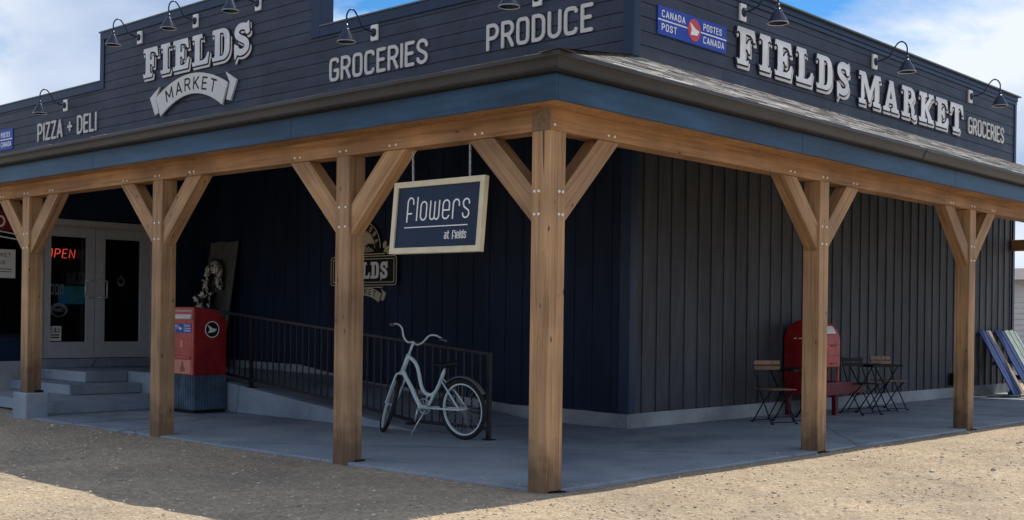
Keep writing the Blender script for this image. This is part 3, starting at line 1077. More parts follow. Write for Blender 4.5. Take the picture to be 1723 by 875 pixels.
# board and batten below the porch roof
def foundation_top(x):
    pts = [(-12.2, .58), (-9.3, .56), (-7.9, .38), (-4.7, .19), (-2.7, .19)]
    for (a, za), (b_, zb) in zip(pts[:-1], pts[1:]):
        if a <= x <= b_:
            return za + (zb - za) * (x - a) / (b_ - a)
    return .19
bf = MB()
fp = [(-12.0, foundation_top(-12)), (-9.3, .56), (-7.9, .38), (-4.7, .19), (BX - 0.02, .19), (BX - 0.02, 4.437), (-12.0, 4.437)]
bf.prism(fp, 0.0, 0.03, lambda u, v_, w_: (u, BY - w_ + 0.03, v_))
x = BX - 0.30
while x > -11.95:
    z0 = foundation_top(x)
    bf.prism([(x - .025, -0.012), (x + .025, -0.012), (x + .025, 0.010), (x + .021, 0.014), (x - .021, 0.014), (x - .025, 0.010)], z0 + 0.002, 4.43, lambda u, v_, w_: (u, BY - v_, w_))
    x -= 0.3045 + random.uniform(-.012, .012)
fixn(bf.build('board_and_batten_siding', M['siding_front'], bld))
bs = MB()
bs.box((BX - 0.03, BY + 0.02, 0.185), (BX, YE, 4.397))
y = BY + 0.285
while y < YE - 0.1:
    bs.prism([(y - .025, -0.012), (y + .025, -0.012), (y + .025, 0.012), (y + .020, 0.017), (y - .020, 0.017), (y - .025, 0.012)], 0.187, 4.39, lambda u, v_, w_: (BX + v_, u, w_))
    y += 0.3085 + random.uniform(-.008, .008)
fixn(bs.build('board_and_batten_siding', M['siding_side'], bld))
# foundation
fd = MB()
fd.prism([(-12.0, 0), (-12.0, .575), (-9.3, .555), (-7.9, .375), (-4.7, .186), (-3.35, .186), (-3.34, .178), (BX + 0.0, .178), (BX + 0.0, 0.0)], 0, 0.05, lambda u, v_, w_: (u, BY - 0.004 + w_, v_ + 0.001))
fd.prism([(BY + 0.05, 0.0), (YE, 0.0), (YE, 0.182), (BY + 0.05, 0.182)], 0, 0.05, lambda u, v_, w_: (BX + 0.003 - w_, u, v_ + 0.001))
fixn(fd.build('foundation', M['concrete_old'], bld))
# corner boards
cb = MB()
cb.box((BX - 0.13, BY - 0.030, 0.186), (BX + 0.030, BY - 0.001, 5.725))
cb.box((BX + 0.001, BY + 0.0, 0.186), (BX + 0.030, BY + 0.12, 5.725))
cb.build('corner_board', M['navy'], bld, bevel=0.004)
cb = MB()
cb.box((BX - 0.1, YE - 0.08, 0.0), (BX + 0.030, YE + 0.02, 5.725))
cb.build('corner_board', M['navy'], bld, bevel=0.004)
# parapet trim boards and metal caps
T = 0.15
tr_ = MB()
def tbox(x0, x1, z0, z1, d=0.034):
    tr_.box((x0, BY - d, z0), (x1, BY - 0.0005, z1))
tbox(XE, -15.72, 5.73, 5.88)
tbox(-15.72, -15.72 + T, 5.73, 6.685)
tbox(-15.72, -8.86, 6.69, 6.835, 0.036)
tbox(-8.86 - T - 0.08, -8.86, 5.73, 6.685)
tbox(-8.857, BX + 0.03, 5.73, 5.88)
# return side of the raised part, seen from the right
tr_.box((-8.898, BY + 0.001, 5.885), (-8.862, BY + 0.24, 6.83))
tr_.box((-15.718, BY + 0.001, 5.885), (-15.682, BY + 0.24, 6.83))
tr_.build('parapet_trim', M['navy'], bld, bevel=0.004)
ts = MB()
ts.box((BX + 0.0005, BY - 0.0, 5.73), (BX + 0.034, YE + 0.02, 5.795))
ts.box((BX + 0.0005, BY - 0.0, 5.797), (BX + 0.052, YE + 0.02, 5.88))
ts.build('parapet_trim', M['navy'], bld, bevel=0.004)
cp = MB()
cp.box((XE, BY - 0.05, 5.882), (-15.725, BY + 0.25, 5.905))
cp.box((-15.76, BY - 0.05, 6.837), (-8.82, BY + 0.27, 6.862))
cp.box((-8.855, BY - 0.05, 5.882), (BX + 0.105, BY + 0.25, 5.905))
cp.box((BX - 0.25, BY + 0.252, 5.882), (BX + 0.105, YE + 0.06, 5.905))
cp.box((XE, BY + 0.252, 5.88), (BX - 0.252, YE + 0.0, 5.892))
cp.build('parapet_cap', M['cap'], bld)

# vestibule with the entrance doors (faces +X at VX)
VX, VY0, VZ = -12.0, 0.75, 3.40
vb = MB()
LY0, LY1, RY0, RY1 = 1.83, 2.695, 2.705, 3.68
vb.box((VX - 0.12, VY0, 0.58), (VX, 0.90, VZ))                       # left pier
vb.box((VX - 0.12, 0.90, 0.58), (VX, 1.56, 0.95))                    # under the window
vb.box((VX - 0.12, 0.90, 2.95), (VX, 1.56, VZ))
vb.box((VX - 0.12, 1.56, 0.58), (VX, 1.72, VZ))
vb.prism([(1.72, 2.83), (3.78, 2.83), (3.78, 4.13), (1.72, 3.62)], VX - 0.12, VX, lambda u, v_, w_: (w_, u, v_))                      # above the doors
vb.prism([(3.78, .46), (BY, .46), (BY, 4.38), (3.78, 4.13)], VX - 0.12, VX, lambda u, v_, w_: (w_, u, v_))                        # right of the doors
for yy in (1.64, 2.0, 2.3, 2.6, 2.9, 3.2, 3.5):
    vb.box((VX + 0.0005, yy - .025, 2.85), (VX + 0.024, yy + .025, 3.16 + .244 * (yy + .40)))
for yy in (3.9, 4.2, 4.5):
    vb.box((VX + 0.0005, yy - .025, 0.60), (VX + 0.024, yy + .025, 3.16 + .244 * (yy + .40)))
vb.box((-16.5, VY0, 0.46), (VX - 0.121, VY0 + 0.1, VZ))
fixn(vb.build('vestibule_wall', M['siding_front'], bld))
vf = MB()
vf.box((VX - 0.12, VY0, -0.05), (VX + 0.004, 1.74, 0.578))
vf.build('vestibule_base', M['concrete_old'], bld, bevel=0.01)
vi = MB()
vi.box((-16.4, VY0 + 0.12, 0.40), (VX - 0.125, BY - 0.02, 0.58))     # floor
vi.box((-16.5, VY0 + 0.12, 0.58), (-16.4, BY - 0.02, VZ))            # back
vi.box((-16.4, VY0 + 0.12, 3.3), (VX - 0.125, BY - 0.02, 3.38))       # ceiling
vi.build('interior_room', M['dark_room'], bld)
df = MB()
df.box((VX - 0.08, 1.722, 0.602), (VX + 0.02, 1.815, 2.828))
df.box((VX - 0.08, 3.69, 0.602), (VX + 0.02, 3.778, 2.828))
df.box((VX - 0.08, 1.816, 2.735), (VX + 0.02, 3.689, 2.828))
df.box((VX - 0.04, 1.816, 2.71), (VX - 0.02, 3.689, 2.733))
df.build('door_frame', M['alu'], bld, bevel=0.004)
MB().box((VX - 0.1, 1.722, 0.462), (VX + 0.06, 3.778, 0.60)).build('door_sill', M['concrete'], bld, bevel=0.004)
def door(y0, y1, hy):
    d = MB()
    a, c = VX - 0.045, VX
    gx0, gx1 = y0 + 0.115, y1 - 0.15
    if hy < (y0 + y1) / 2:
        gx0, gx1 = y0 + 0.17, y1 - 0.17
    d.box((a, y0, 0.61), (c, gx0, 2.705))
    d.box((a, gx1, 0.61), (c, y1, 2.705))
    d.box((a, gx0 + .001, 0.61), (c, gx1 - .001, 0.87))
    d.box((a, gx0 + .001, 2.55), (c, gx1 - .001, 2.705))
    o_ = d.build('door', M['alu'], bld, bevel=0.003)
    MB().box((VX - 0.026, gx0 + .001, 0.871), (VX - 0.020, gx1 - .001, 2.549)).build('glass', M['glass'], o_)
    h = MB()
    s_ = 1 if hy > (y0 + y1) / 2 else -1
    h.tube([(VX, hy, 1.59), (VX + .05, hy, 1.59), (VX + .05, hy - .13 * s_, 1.59)], 0.011)
    h.tube([(VX + .05, hy - .13 * s_, 1.59), (VX + .05, hy - .13 * s_, 1.86)], 0.011)
    h.tube([(VX + .05, hy - .13 * s_, 1.86), (VX + .05, hy, 1.86), (VX, hy, 1.86)], 0.011)
    h.build('handle', M['steel'], o_)
    return o_
d1 = door(LY0, LY1, LY1 - 0.06)
d2 = door(RY0, RY1, RY0 + 0.05)
lk_ = MB().box((VX + .001, 2.80, 2.02), (VX + .012, 2.83, 2.16)).box((VX + .001, 2.79, 1.94), (VX + .014, 2.82, 1.975))
lk_.build('lock_plate', M['steel'], d2)
wn = MB()
wn.box((VX - 0.07, 0.902, 0.952), (VX - 0.02, 0.95, 2.948)).box((VX - 0.07, 1.51, 0.952), (VX - 0.02, 1.558, 2.948))
wn.box((VX - 0.07, 0.951, 0.952), (VX - 0.02, 1.509, 1.0)).box((VX - 0.07, 0.951, 2.9), (VX - 0.02, 1.509, 2.948))
wf = wn.build('window', M['black_metal'], bld)
MB().box((VX - 0.05, 0.951, 1.001), (VX - 0.044, 1.509, 2.899)).build('pane', M['glass'], wf)

# ------------------------------------------------------------------ porch roof
EV, EZ = 0.435, 3.292
WZ = 4.585
pr = thing('porch_roof', 'wraparound porch roof with grey shingles, dark gutter and blue fascia', 'roof', (0, 0, 2.97))
rs = MB()
A, Bp, Cp = (XE, -EV, EZ), (EV, -EV, EZ), (EV, YE + 0.03, EZ)
WA, WB, WC = (XE, BY, WZ), (BX, BY, WZ), (BX, YE + 0.03, WZ)
dn = lambda p, d: (p[0], p[1], p[2] - d)
A_, B_, C_ = [tuple(Vector(p).lerp(Vector(q_), .036)) for p, q_ in ((A, WA), (Bp, WB), (Cp, WC))]
rs.add([A_, B_, WB, WA, dn(A_, .1), dn(B_, .1), dn(WB, .1), dn(WA, .1)], [(0, 1, 2, 3), (7, 6, 5, 4), (0, 4, 5, 1), (0, 3, 7, 4)])
rs.add([B_, C_, WC, WB, dn(B_, .1), dn(C_, .1), dn(WC, .1), dn(WB, .1)], [(0, 1, 2, 3), (7, 6, 5, 4), (0, 4, 5, 1), (1, 5, 6, 2)])
rs.build('roof_deck', M['wood_dark'], pr)
sh = MB()
def shingles(e0, e1, w0, w1, nrm, courses, tabw):
    e0, e1, w0, w1 = map(Vector, (e0, e1, w0, w1))
    for k in range(courses):
        t0, t1 = k / courses, min((k + 1.12) / courses, 1.0)
        l0, l1 = e0.lerp(w0, t0), e1.lerp(w1, t0)
        m0, m1 = e0.lerp(w0, t1), e1.lerp(w1, t1)
        L = (l1 - l0).length
        x = -random.uniform(0, tabw)
        while x < L:
            wd = random.uniform(0.55, 1.5) * tabw
            a, c = max(0, x) / L, min(L, x + wd) / L
            x += wd
            if c <= a:
                continue
            th = random.choice((0.0012, 0.0025, 0.005))
            p = [l0.lerp(l1, a) + nrm * (th + .0025), l0.lerp(l1, c - .0008) + nrm * (th + .0025), m0.lerp(m1, c - .0008) + nrm * .002, m0.lerp(m1, a) + nrm * .002]
            q = [l0.lerp(l1, a) + nrm * .001, l0.lerp(l1, c - .0008) + nrm * .001]
            sh.add(p + q, [(0, 1, 2, 3), (4, 5, 1, 0), (4, 0, 3), (5, 2, 1)])
nR = Vector((WZ - EZ, 0, EV - BX)).normalized()
nL = Vector((0, -(WZ - EZ), BY + EV)).normalized()
shingles(Bp, Cp, WB, WC, nR, 25, 0.30)
shingles(A, Bp, WA, WB, nL, 36, 0.45)
# hip caps
hp0, hp1 = Vector(Bp), Vector(WB)
for k in range(44):
    a, c = hp0.lerp(hp1, k / 44), hp0.lerp(hp1, min(1, (k + 1.15) / 44))
    th = 0.016
    e_ = Vector((0.10, 0.10 * 0.6, -0.02))
    e2 = Vector((-0.12, -0.08, -0.04))
    n_ = Vector((0, 0, 1))
    sh.add([a + n_ * th, c + n_ * .006, c + e_ + n_ * .004 - Vector((0, 0, .010)), a + e_ + n_ * th - Vector((0, 0, .010)), c + e2 + n_ * .02, a + e2 + n_ * (th + .014)], [(0, 3, 2, 1), (0, 1, 4, 5)])
sh.build('shingles', M['shingle'], pr)
# fascia boards, with butt joints
FE, FZ0, FZ1 = 0.30, 2.972, 3.235
fb = MB()
x = FE
first = True
while x > XE:
    x1 = max(x - (3.2 if first else 3.66), XE)
    first = False
    fb.box((x1 + .004, -FE, FZ0), (x, -FE + 0.03, FZ1))
    x = x1
fb.build('fascia', M['fascia'], pr, bevel=0.003)
fb = MB()
y = -FE + 0.032
while y < YE:
    y1 = min(y + 3.66, YE)
    fb.box((FE - 0.03, y, FZ0), (FE + .0, y1 - .004, FZ1))
    y = y1
fb.build('fascia', M['fascia'], pr, bevel=0.003)
sf = MB()
sf.box((XE, -FE + 0.032, FZ0 + .012), (-0.001, -0.002, FZ0 + .03))
sf.box((0.002, -FE + 0.032, FZ0 + .012), (FE - 0.032, YE, FZ0 + .03))
sf.build('soffit', M['wood_beam'], pr)
bk = MB()
bk.box((XE, 0.02, 3.032), (-0.2, 0.17, 3.27))
bk.box((-0.17, 0.0, 3.032), (-0.02, YE - 0.02, 3.27))
bk.build('blocking', M['wood_dark'], pr)
# gutter: ogee profile swept round the corner (o outward from fascia, z)
prof = [(0.004, 3.262), (0.004, 3.158), (0.098, 3.155), (0.112, 3.168), (0.118, 3.195), (0.126, 3.215), (0.140, 3.232), (0.150, 3.238), (0.150, 3.268), (0.140, 3.272), (0.138, 3.25), (0.10, 3.21), (0.012, 3.18), (0.012, 3.262)]
prof = [(o_, z + 0.020) for o_, z in prof]
gt = MB()
n = len(prof)
rows = []
for which in range(3):
    row = []
    for o_, z in prof:
        e = FE + o_
        row.append([(XE, -e, z), (e, -e, z), (e, YE + 0.01, z)][which])
    rows.append(row)
for a, c in ((0, 1), (1, 2)):
    gt.add(rows[a] + rows[c], [(i, (i + 1) % n, n + (i + 1) % n, n + i) for i in range(n)])
# sleeve joints on the long run
for y in (5.9, 12.0):
    gt.add([(FE + o_ * 1.03 + .002, y, z - .002) for o_, z in prof[2:9]] + [(FE + o_ * 1.03 + .002, y + .1, z - .002) for o_, z in prof[2:9]], [(i, i + 1, 8 + i, 7 + i) for i in range(6)])
fixn(gt.build('gutter', M['gutter'], pr))
dk = MB()  # thin black strips painting the gutter's shade onto the fascia
dk.box((XE, -FE - 0.004, 3.163), (FE + 0.004, -FE - 0.0005, 3.192))
dk.box((FE + 0.0005, -FE - 0.0005, 3.163), (FE + 0.004, YE, 3.192))
dk.build('gutter_shade_strip', M['black_metal'], pr)

# ------------------------------------------------------------------ timber frame
PWD = 0.19
BZ0, BZ1 = 2.813, 3.03
def local_z(len_, a=PWD, bw=PWD):
    return MB().box((-a / 2, -bw / 2, 0), (a / 2, bw / 2, len_))
bl = local_z(20.4 - 0.19, BZ1 - BZ0, PWD).build('timber_beam', M['wood_beam'], bevel=0.006)
bl.rotation_euler = (0, R(-90), 0)
bl.location = (-0.192, PWD / 2, (BZ0 + BZ1) / 2)
tag(bl, 'long stained timber beam over the posts of the front porch', 'beam')
br = local_z(YE + 0.0, PWD, BZ1 - BZ0).build('timber_beam', M['wood_beam'], bevel=0.006)
br.rotation_euler = (R(-90), 0, 0)
br.location = (-PWD / 2, 0.0, (BZ0 + BZ1) / 2)
WM[br.name] = br.matrix_basis.copy()
tag(br, 'stained timber beam running along the sunny gravel side', 'beam')
eb = local_z(2.55, BZ1 - BZ0, PWD).build('timber_beam', M['wood_beam'], bevel=0.006)
eb.rotation_euler = (0, R(-90), 0)
eb.location = (-0.195, YE - 0.12, (BZ0 + BZ1) / 2 - 0.002)
tag(eb, 'short brown cross beam at the far right end of the porch', 'beam')

MB().box((-PWD + .003, -.0035, BZ0 + .002), (-.003, -.0005, BZ1 - .06)).build('end_grain', M['wood_end'], br)
# one brace: local frame along its own length (z), 45 degree cut ends
BR_D, BR_T = 0.20, 0.14
def brace_mesh():
    # in-plane coords (u outward from post face, v up) of a 45 degree brace
    lo, hi = -0.728, -0.445
    mb = MB()
    pts = [(0, lo), (0.728, 0), (0.445, 0), (0, hi)]
    c, s_ = math.cos(R(45)), math.sin(R(45))
    loc = [(u * c - (v_ - lo) * s_, u * s_ + (v_ - lo) * c) for u, v_ in pts]   # rotated so the length is local z
    mb.prism(loc, -BR_T / 2, BR_T / 2, lambda p, q, w_: (p, w_, q))
    ob = fixn(mb.build('brace', M['wood'], bevel=0.005))
    me = ob.data
    bpy.data.objects.remove(ob)
    return me, lo
brace_me, br_lo = brace_mesh()
screw_me = None
sm_ = MB().lathe([(0.0, 0.008), (0.007, 0.008), (0.013, 0.004), (0.014, -0.01)], 10)
so_ = sm_.build('screw', M['screw'])
screw_me = so_.data
bpy.data.objects.remove(so_)
def post(corner, zb, dirs, label, faces):
    cx_, cy_ = corner[0] - PWD / 2, corner[1] + PWD / 2
    root = thing('timber_post', label, 'post', (cx_, cy_, zb), 0, 'timber posts with knee braces holding the porch roof')
    MB().box((-PWD / 2, -PWD / 2, 0), (PWD / 2, PWD / 2, BZ0 - zb)).build('shaft', M['wood_post'], root, world=False, bevel=0.006)
    bz = -zb
    ang = {'-x': 180, '+x': 0, '+y': 90, '-y': -90}
    for d in dirs:
        ob = link('brace', brace_me, root, world=False, bevel=0.005)
        # local z -> 45 deg up and outward
        a = R(ang[d])
        rot = Matrix.Rotation(a, 4, 'Z') @ Matrix.Rotation(R(45), 4, 'Y')
        ob.matrix_local = Matrix.Translation((math.cos(a) * PWD / 2, math.sin(a) * PWD / 2, BZ0 - zb + br_lo)) @ rot
    h = PWD / 2
    def screw(u, v_, face, off=0.0):
        ob = link('screw', screw_me, root, world=False)
        if face == '-y':
            ob.location = (u, -h - off, v_ - zb)
            ob.rotation_euler = (R(90), 0, 0)
        else:
            ob.location = (h + off, u, v_ - zb)
            ob.rotation_euler = (0, R(90), 0)
    for fc in faces:
        ds = [d for d in dirs if d[1] == ('x' if fc == '-y' else 'y')]
        for u in (-0.045, 0.045):
            if corner != (0, 0) or (fc == '+x' and u < 0):
                screw(u, BZ0 + 0.045, fc)
            for d in ds:
                s_ = 1 if d[0] == '+' else -1
                screw(s_ * (h + 0.585) + u * 0.9, BZ0 + 0.04, fc)
            for z in (2.34, 2.16):
                screw(u if len(ds) > 1 else u * .5 + .04 * (1 if ds[0][0] == '+' else -1), z, fc)
    # steel standoff bracket at the foot
    MB().box((h + .001, -0.05 + 0.06, 0.0), (h + 0.035, 0.05 + 0.06, 0.085 if zb < 0 else 0.03)).build('foot_bracket', M['black_metal'], root, world=False)
    return root
post((0, 0), -0.10, ['-x', '+y'], 'timber post at the very corner of the porch, nearest the camera', ['-y', '+x'])
post((-2.41, 0), -0.07, ['-x', '+x'], 'timber post beside the hanging flowers sign, in front of the wall emblem', ['-y'])
post((-5.59, 0), -0.09, ['-x', '+x'], 'timber post in front of the red and blue mailbox', ['-y'])
post((-8.72, 0), 0.31, ['-x', '+x'], 'leftmost timber post, on a concrete footing before the glass doors', ['-y'])
post((0, 4.33), -0.10, ['-y', '+y'], 'timber post in front of the arched red postbox', ['+x'])
post((0, 8.285), -0.09, ['-y', '+y'], 'rightmost timber post, before the far end of the side wall', ['+x'])

# ------------------------------------------------------------------ signs on the upper walls
def sans_sign(root, text, h, width, mt, th=0.16, proud=0.040):
    lay, tot = layout(text, sans, h, width, 0.27)
    for c, x, sx in lay:
        stt = sans(c)[1]
        if stt:
            add_shape(MB(), stroke_loops(stt, h, sx, th * h), 0.022, proud, mt @ Matrix.Translation((x, 0, 0))).build('letter', M['letter_edge'], root)
g1 = 'raised shop lettering on the parapet'
s_ = thing('lettering_sign', 'pale raised capitals reading PIZZA + DELI on the low left parapet', 'sign', (-17.1, BY, 4.95), 0, g1)
sans_sign(s_, 'PIZZA + DELI', 0.33, 2.42, FR(-18.27, 4.955))
s_ = thing('lettering_sign', 'big white slab serif word FIELDS above the grey ribbon', 'sign', (-12.4, BY, 5.7), 0, g1)
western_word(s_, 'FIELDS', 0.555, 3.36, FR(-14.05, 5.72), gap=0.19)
s_ = thing('lettering_sign', 'larger raised word GROCERIES on the front parapet, right of the big FIELDS', 'sign', (-7.5, BY, 4.98), 0, g1)
sans_sign(s_, 'GROCERIES', 0.315, 2.16, FR(-8.58, 5.005))
s_ = thing('lettering_sign', 'raised word PRODUCE nearest the building corner', 'sign', (-4.3, BY, 4.98), 0, g1)
sans_sign(s_, 'PRODUCE', 0.315, 1.80, FR(-5.21, 5.0))
s_ = thing('lettering_sign', 'long white slab serif FIELDS MARKET on the side wall', 'sign', (BX, 11, 4.8), 0, g1)
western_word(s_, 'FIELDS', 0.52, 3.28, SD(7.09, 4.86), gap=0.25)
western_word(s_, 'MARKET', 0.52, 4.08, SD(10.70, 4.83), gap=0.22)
s_ = thing('lettering_sign', 'small raised GROCERIES at the far right end of the side wall', 'sign', (BX, 16, 4.9), 0, g1)
sans_sign(s_, 'GROCERIES', 0.27, 1.72, SD(15.14, 4.905))

# ribbon with MARKET
rbn = thing('ribbon_sign', 'grey curved ribbon reading MARKET under the big front FIELDS', 'sign', (-12.4, BY, 5.1))
def ribbon_geo(root, cx, z_mid, half, sag, hgt, tail, mt, mats, depth, txt, th_, rows=10):
    def arc(u):
        return z_mid - sag * (u / half) ** 2
    up_ = [(u, arc(u) + hgt / 2 + 0.0) for u in np.linspace(-half, half, 17)]
    lo_ = [(u * 0.86, arc(u) - hgt / 2) for u in np.linspace(half, -half, 17)]
    body = up_ + lo_
    add_shape(MB(), [body], 0.04, depth, mt).build('ribbon_band', mats[0], root)
    for sg in (-1, 1):
        e = half
        ze = arc(half)
        k_ = half / 1.14
        kv = hgt / .36
        tl = [(sg * x_ * k_, z_mid + (z_ + .107) * kv + (arc(half) + hgt / 2) ) for x_, z_ in ((1.05, .09), (1.38, -.085), (1.20, -.42), (1.075, -.385), (1.18, -.11))]
        if sg > 0:
            tl = tl[::-1]
        add_shape(MB(), [tl], 0.02, depth - .02, mt).build('ribbon_tail', mats[0], root)
    lay, tot = layout(txt, sans, th_, half * 1.38, 0.4)
    mb = MB()
    for c, x, sx in lay:
        wd = sans(c)[0] * th_ * sx
        u = x + wd / 2 - tot / 2
        an = -math.atan(2 * sag * u / half ** 2) * 0.9
        mm_ = mt @ Matrix.Translation((u, arc(u) - th_ / 2, 0)) @ Matrix.Translation((0, th_ / 2, 0)) @ Matrix.Rotation(an, 4, 'Z') @ Matrix.Translation((-wd / 2, -th_ / 2, 0))
        add_shape(mb, stroke_loops(sans(c)[1], th_, sx, .15 * th_), depth - .004, depth + .004, mm_)
    mb.build('ribbon_lettering', mats[1], root)
ribbon_geo(rbn, 0, 0, 1.14, 0.30, 0.36, 0.30, FR(-12.44, 5.43), (M['ribbon'], M['black_ink']), 0.075, 'MARKET', 0.20)

def postal_sign(label, mt, wd, h, hidden=None):
    """mt at the lower left corner"""
    p = mt @ Vector((0, 0, 0))
    root = thing('postal_sign', label, 'sign', p, 0, 'blue postal signs on the parapet')
    add_shape(MB(), [[(0, 0), (wd, 0), (wd, h), (0, h)]], .015, .030, mt).build('sign_panel', M['cp_blue'], root)
    t_ = MB()
    th_ = h * 0.215
    word(t_, 'CANADA', sans, th_, mt @ Matrix.Translation((wd * .055, h * .63, 0)), wd * .32, .17, .029, .034, .35)
    word(t_, 'POST', sans, th_, mt @ Matrix.Translation((wd * .055, h * .16, 0)), wd * .20, .17, .029, .034, .35)
    word(t_, 'POSTES', sans, th_, mt @ Matrix.Translation((wd * .65, h * .63, 0)), wd * .27, .17, .029, .034, .35)
    word(t_, 'CANADA', sans, th_, mt @ Matrix.Translation((wd * .65, h * .16, 0)), wd * .31, .17, .029, .034, .35)
    add_shape(t_, [[(.0, h * .485), (wd * .41, h * .485), (wd * .41, h * .53), (.0, h * .53)]], .029, .0335, mt)
    add_shape(t_, [[(wd * .61, h * .485), (wd, h * .485), (wd, h * .53), (wd * .61, h * .53)]], .029, .0335, mt)
    t_.build('lettering', M['white'], root)
    c = (wd * .51, h * .5)
    em = add_shape(MB(), [ell(c[0], c[1], h * .40, h * .40, 0, 360, 40)[:-1]], .029, .036, mt).build('disc', M['cp_red'], root)
    r_ = h * .40
    wing = [(c[0] - .72 * r_, c[1] + .62 * r_), (c[0] - .45 * r_, c[1] - .05 * r_), (c[0] - .62 * r_, c[1] - .50 * r_), (c[0] + .45 * r_, c[1] - .42 * r_), (c[0] + .78 * r_, c[1] + .02 * r_), (c[0] + .2 * r_, c[1] + .12 * r_)]
    add_shape(MB(), [wing], .0355, .040, mt).build('wing_mark', M['white'], em)
    return root
postal_sign('blue postal sign with red disc on the side wall by the building corner', SD(5.27, 4.945), 1.58, 0.36)
postal_sign('blue postal sign cut off by the left edge of the photo', FR(-21.05 + 0.0, 4.90), 1.58, 0.44)

# gooseneck lamps: local frame, wall plane y=0, out = -y
def make_lamp(label):
    root = thing('gooseneck_lamp', label, 'wall lamp', (0, 0, 0), 0, 'gooseneck lamps over the parapet signs')
    mb = MB()
    mb.prism([(-.075, -.12), (.075, -.12), (.075, .12), (-.075, .12)], 0.012, 0.055, lambda u, v_, w_: (u, -w_, v_))
    mb.build('mounting_block', M['lamp_white'], root, world=False, bevel=0.012)
    ar = MB()
    ar.lathe([(0.0, 0.035), (0.055, 0.03), (0.065, 0.0)], 16, Matrix.Translation((0, -0.055, 0)) @ Matrix.Rotation(R(90), 4, 'X'))
    path = catmull([(0, -.06, 0), (0, -.18, .015), (0, -.29, .06), (0, -.36, .17), (0, -.44, .255), (0, -.52, .25), (0, -.575, .17), (0, -.58, .05), (0, -.58, -.02)], 6)
    ar.tube(path, 0.0125, 8)
    ar.lathe([(0.0, .03), (0.024, .03), (0.028, -.03), (0.03, -.05)], 14, Matrix.Translation((0, -.58, 0)))
    ar.build('arm', M['lamp_navy'], root, world=False)
    sh_ = MB().lathe([(0.030, -.03), (0.042, -.05), (0.052, -.075), (0.132, -.215), (0.138, -.235)], 28, Matrix.Translation((0, -.58, 0)))
    so2 = sh_.build('shade', M['lamp_navy'], root, world=False)
    md = so2.modifiers.new('solid', 'SOLIDIFY')
    md.thickness = 0.003
    MB().lathe([(0.1385, -.226), (0.1415, -.237), (0.134, -.238), (0.131, -.228), (0.1385, -.226)], 28, Matrix.Translation((0, -.58, 0))).build('shade_rim', M['lamp_white'], so2, world=False)
    return root
lamps = [
    ((-17.09, BY, 5.567), 0, 'gooseneck lamp over the pizza and deli lettering'),
    ((-14.24, BY, 6.524), 0, 'gooseneck lamp at the left end of the raised parapet over FIELDS'),
    ((-12.36, BY, 6.535), 0, 'gooseneck lamp over the middle of the raised parapet'),
    ((-10.50, BY, 6.53), 0, 'gooseneck lamp at the top of the photo over the last letter of front FIELDS'),
    ((-7.55, BY, 5.589), 0, 'gooseneck lamp over the front GROCERIES lettering'),
    ((-4.32, BY, 5.56), 0, 'gooseneck lamp cut by the top edge over PRODUCE'),
    ((BX, 7.25, 5.585), 90, 'gooseneck lamp on the side wall over the word FIELDS, nearest the corner'),
    ((BX, 11.26, 5.567), 90, 'gooseneck lamp on the side wall over the start of MARKET'),
    ((BX, 15.19, 5.57), 90, 'gooseneck lamp at the far right end of the side wall'),
]
lamp0 = make_lamp(lamps[0][2])
for i, (loc, rz, lab) in enumerate(lamps):
    L_ = lamp0 if i == 0 else copy_tree(lamp0)
    L_.location = loc
    L_.rotation_euler = (0, 0, R(rz))
    L_['label'] = lab

# ------------------------------------------------------------------ hanging flowers sign
fsn = thing('hanging_sign', 'navy flowers sign in a cream frame hanging on chains from the beam', 'sign', (-1.33, 0.095, 1.9))
tl, tr2 = Vector((-1.875, 0.095, 2.525)), Vector((-0.765, 0.095, 2.520))
blc = Vector((-1.89, 0.040, 1.893))
ex = (tr2 - tl)
W_ = ex.length
ex = ex / W_
ey = (tl - blc)
H_ = ey.length
ey = (ey - ex * ey.dot(ex)).normalized()
ez = ex.cross(ey)
FM = Matrix((ex, ey, ez)).transposed().to_4x4()
FM.translation = blc + ex * 0.012
add_shape(MB(), [[(.03, .03), (W_ - .03, .03), (W_ - .03, H_ - .03), (.03, H_ - .03)]], -0.02, 0.006, FM).build('board', M['sign_navy'], fsn)
fr_ = MB()
bw = 0.050
for poly in ([(0, 0), (W_, 0), (W_ - bw, bw), (bw, bw)], [(W_, 0), (W_, H_), (W_ - bw, H_ - bw), (W_ - bw, bw)], [(W_, H_), (0, H_), (bw, H_ - bw), (W_ - bw, H_ - bw)], [(0, H_), (0, 0), (bw, bw), (bw, H_ - bw)]):
    add_shape(fr_, [poly], -0.028, 0.022, FM)
fr_.build('frame', M['sign_cream'], fsn)
lt = MB()
word(lt, 'flowers', thin, 0.205, FM @ Matrix.Translation((0.185, 0.29, 0)), 0.755, 0.062, .005, .010, .22)
add_shape(lt, [[(.16, .225), (.935, .225), (.935, .233), (.16, .233)]], .005, .010, FM)
word(lt, 'at fields', thin, 0.068, FM @ Matrix.Translation((0.925, 0.118, 0)), 0.255, 0.10, .005, .010, .22, 'r')
lt.build('lettering', M['white'], fsn)
def chain(p0, p1):
    mb = MB()
    p0, p1 = Vector(p0), Vector(p1)
    d = p1 - p0
    n_ = max(3, int(d.length / 0.030))
    for i in range(n_):
        c = p0 + d * ((i + .5) / n_)
        hl = d.length / n_ * 0.72
        ax = Vector((1, 0, 0)) if i % 2 else Vector((0, 1, 0))
        dd = d.normalized()
        mb.tube([c + dd * math.sin(a) * hl + ax * math.cos(a) * 0.009 for a in [2 * math.pi * k / 10 for k in range(10)]], 0.0028, 6, closed=True)
    return mb
chain((-1.665, 0.095, BZ0), (-1.655, 0.093, 2.51)).build('chain', M['chain'], fsn)
chain((-0.965, 0.095, BZ0), (-0.96, 0.093, 2.51)).build('chain', M['chain'], fsn)

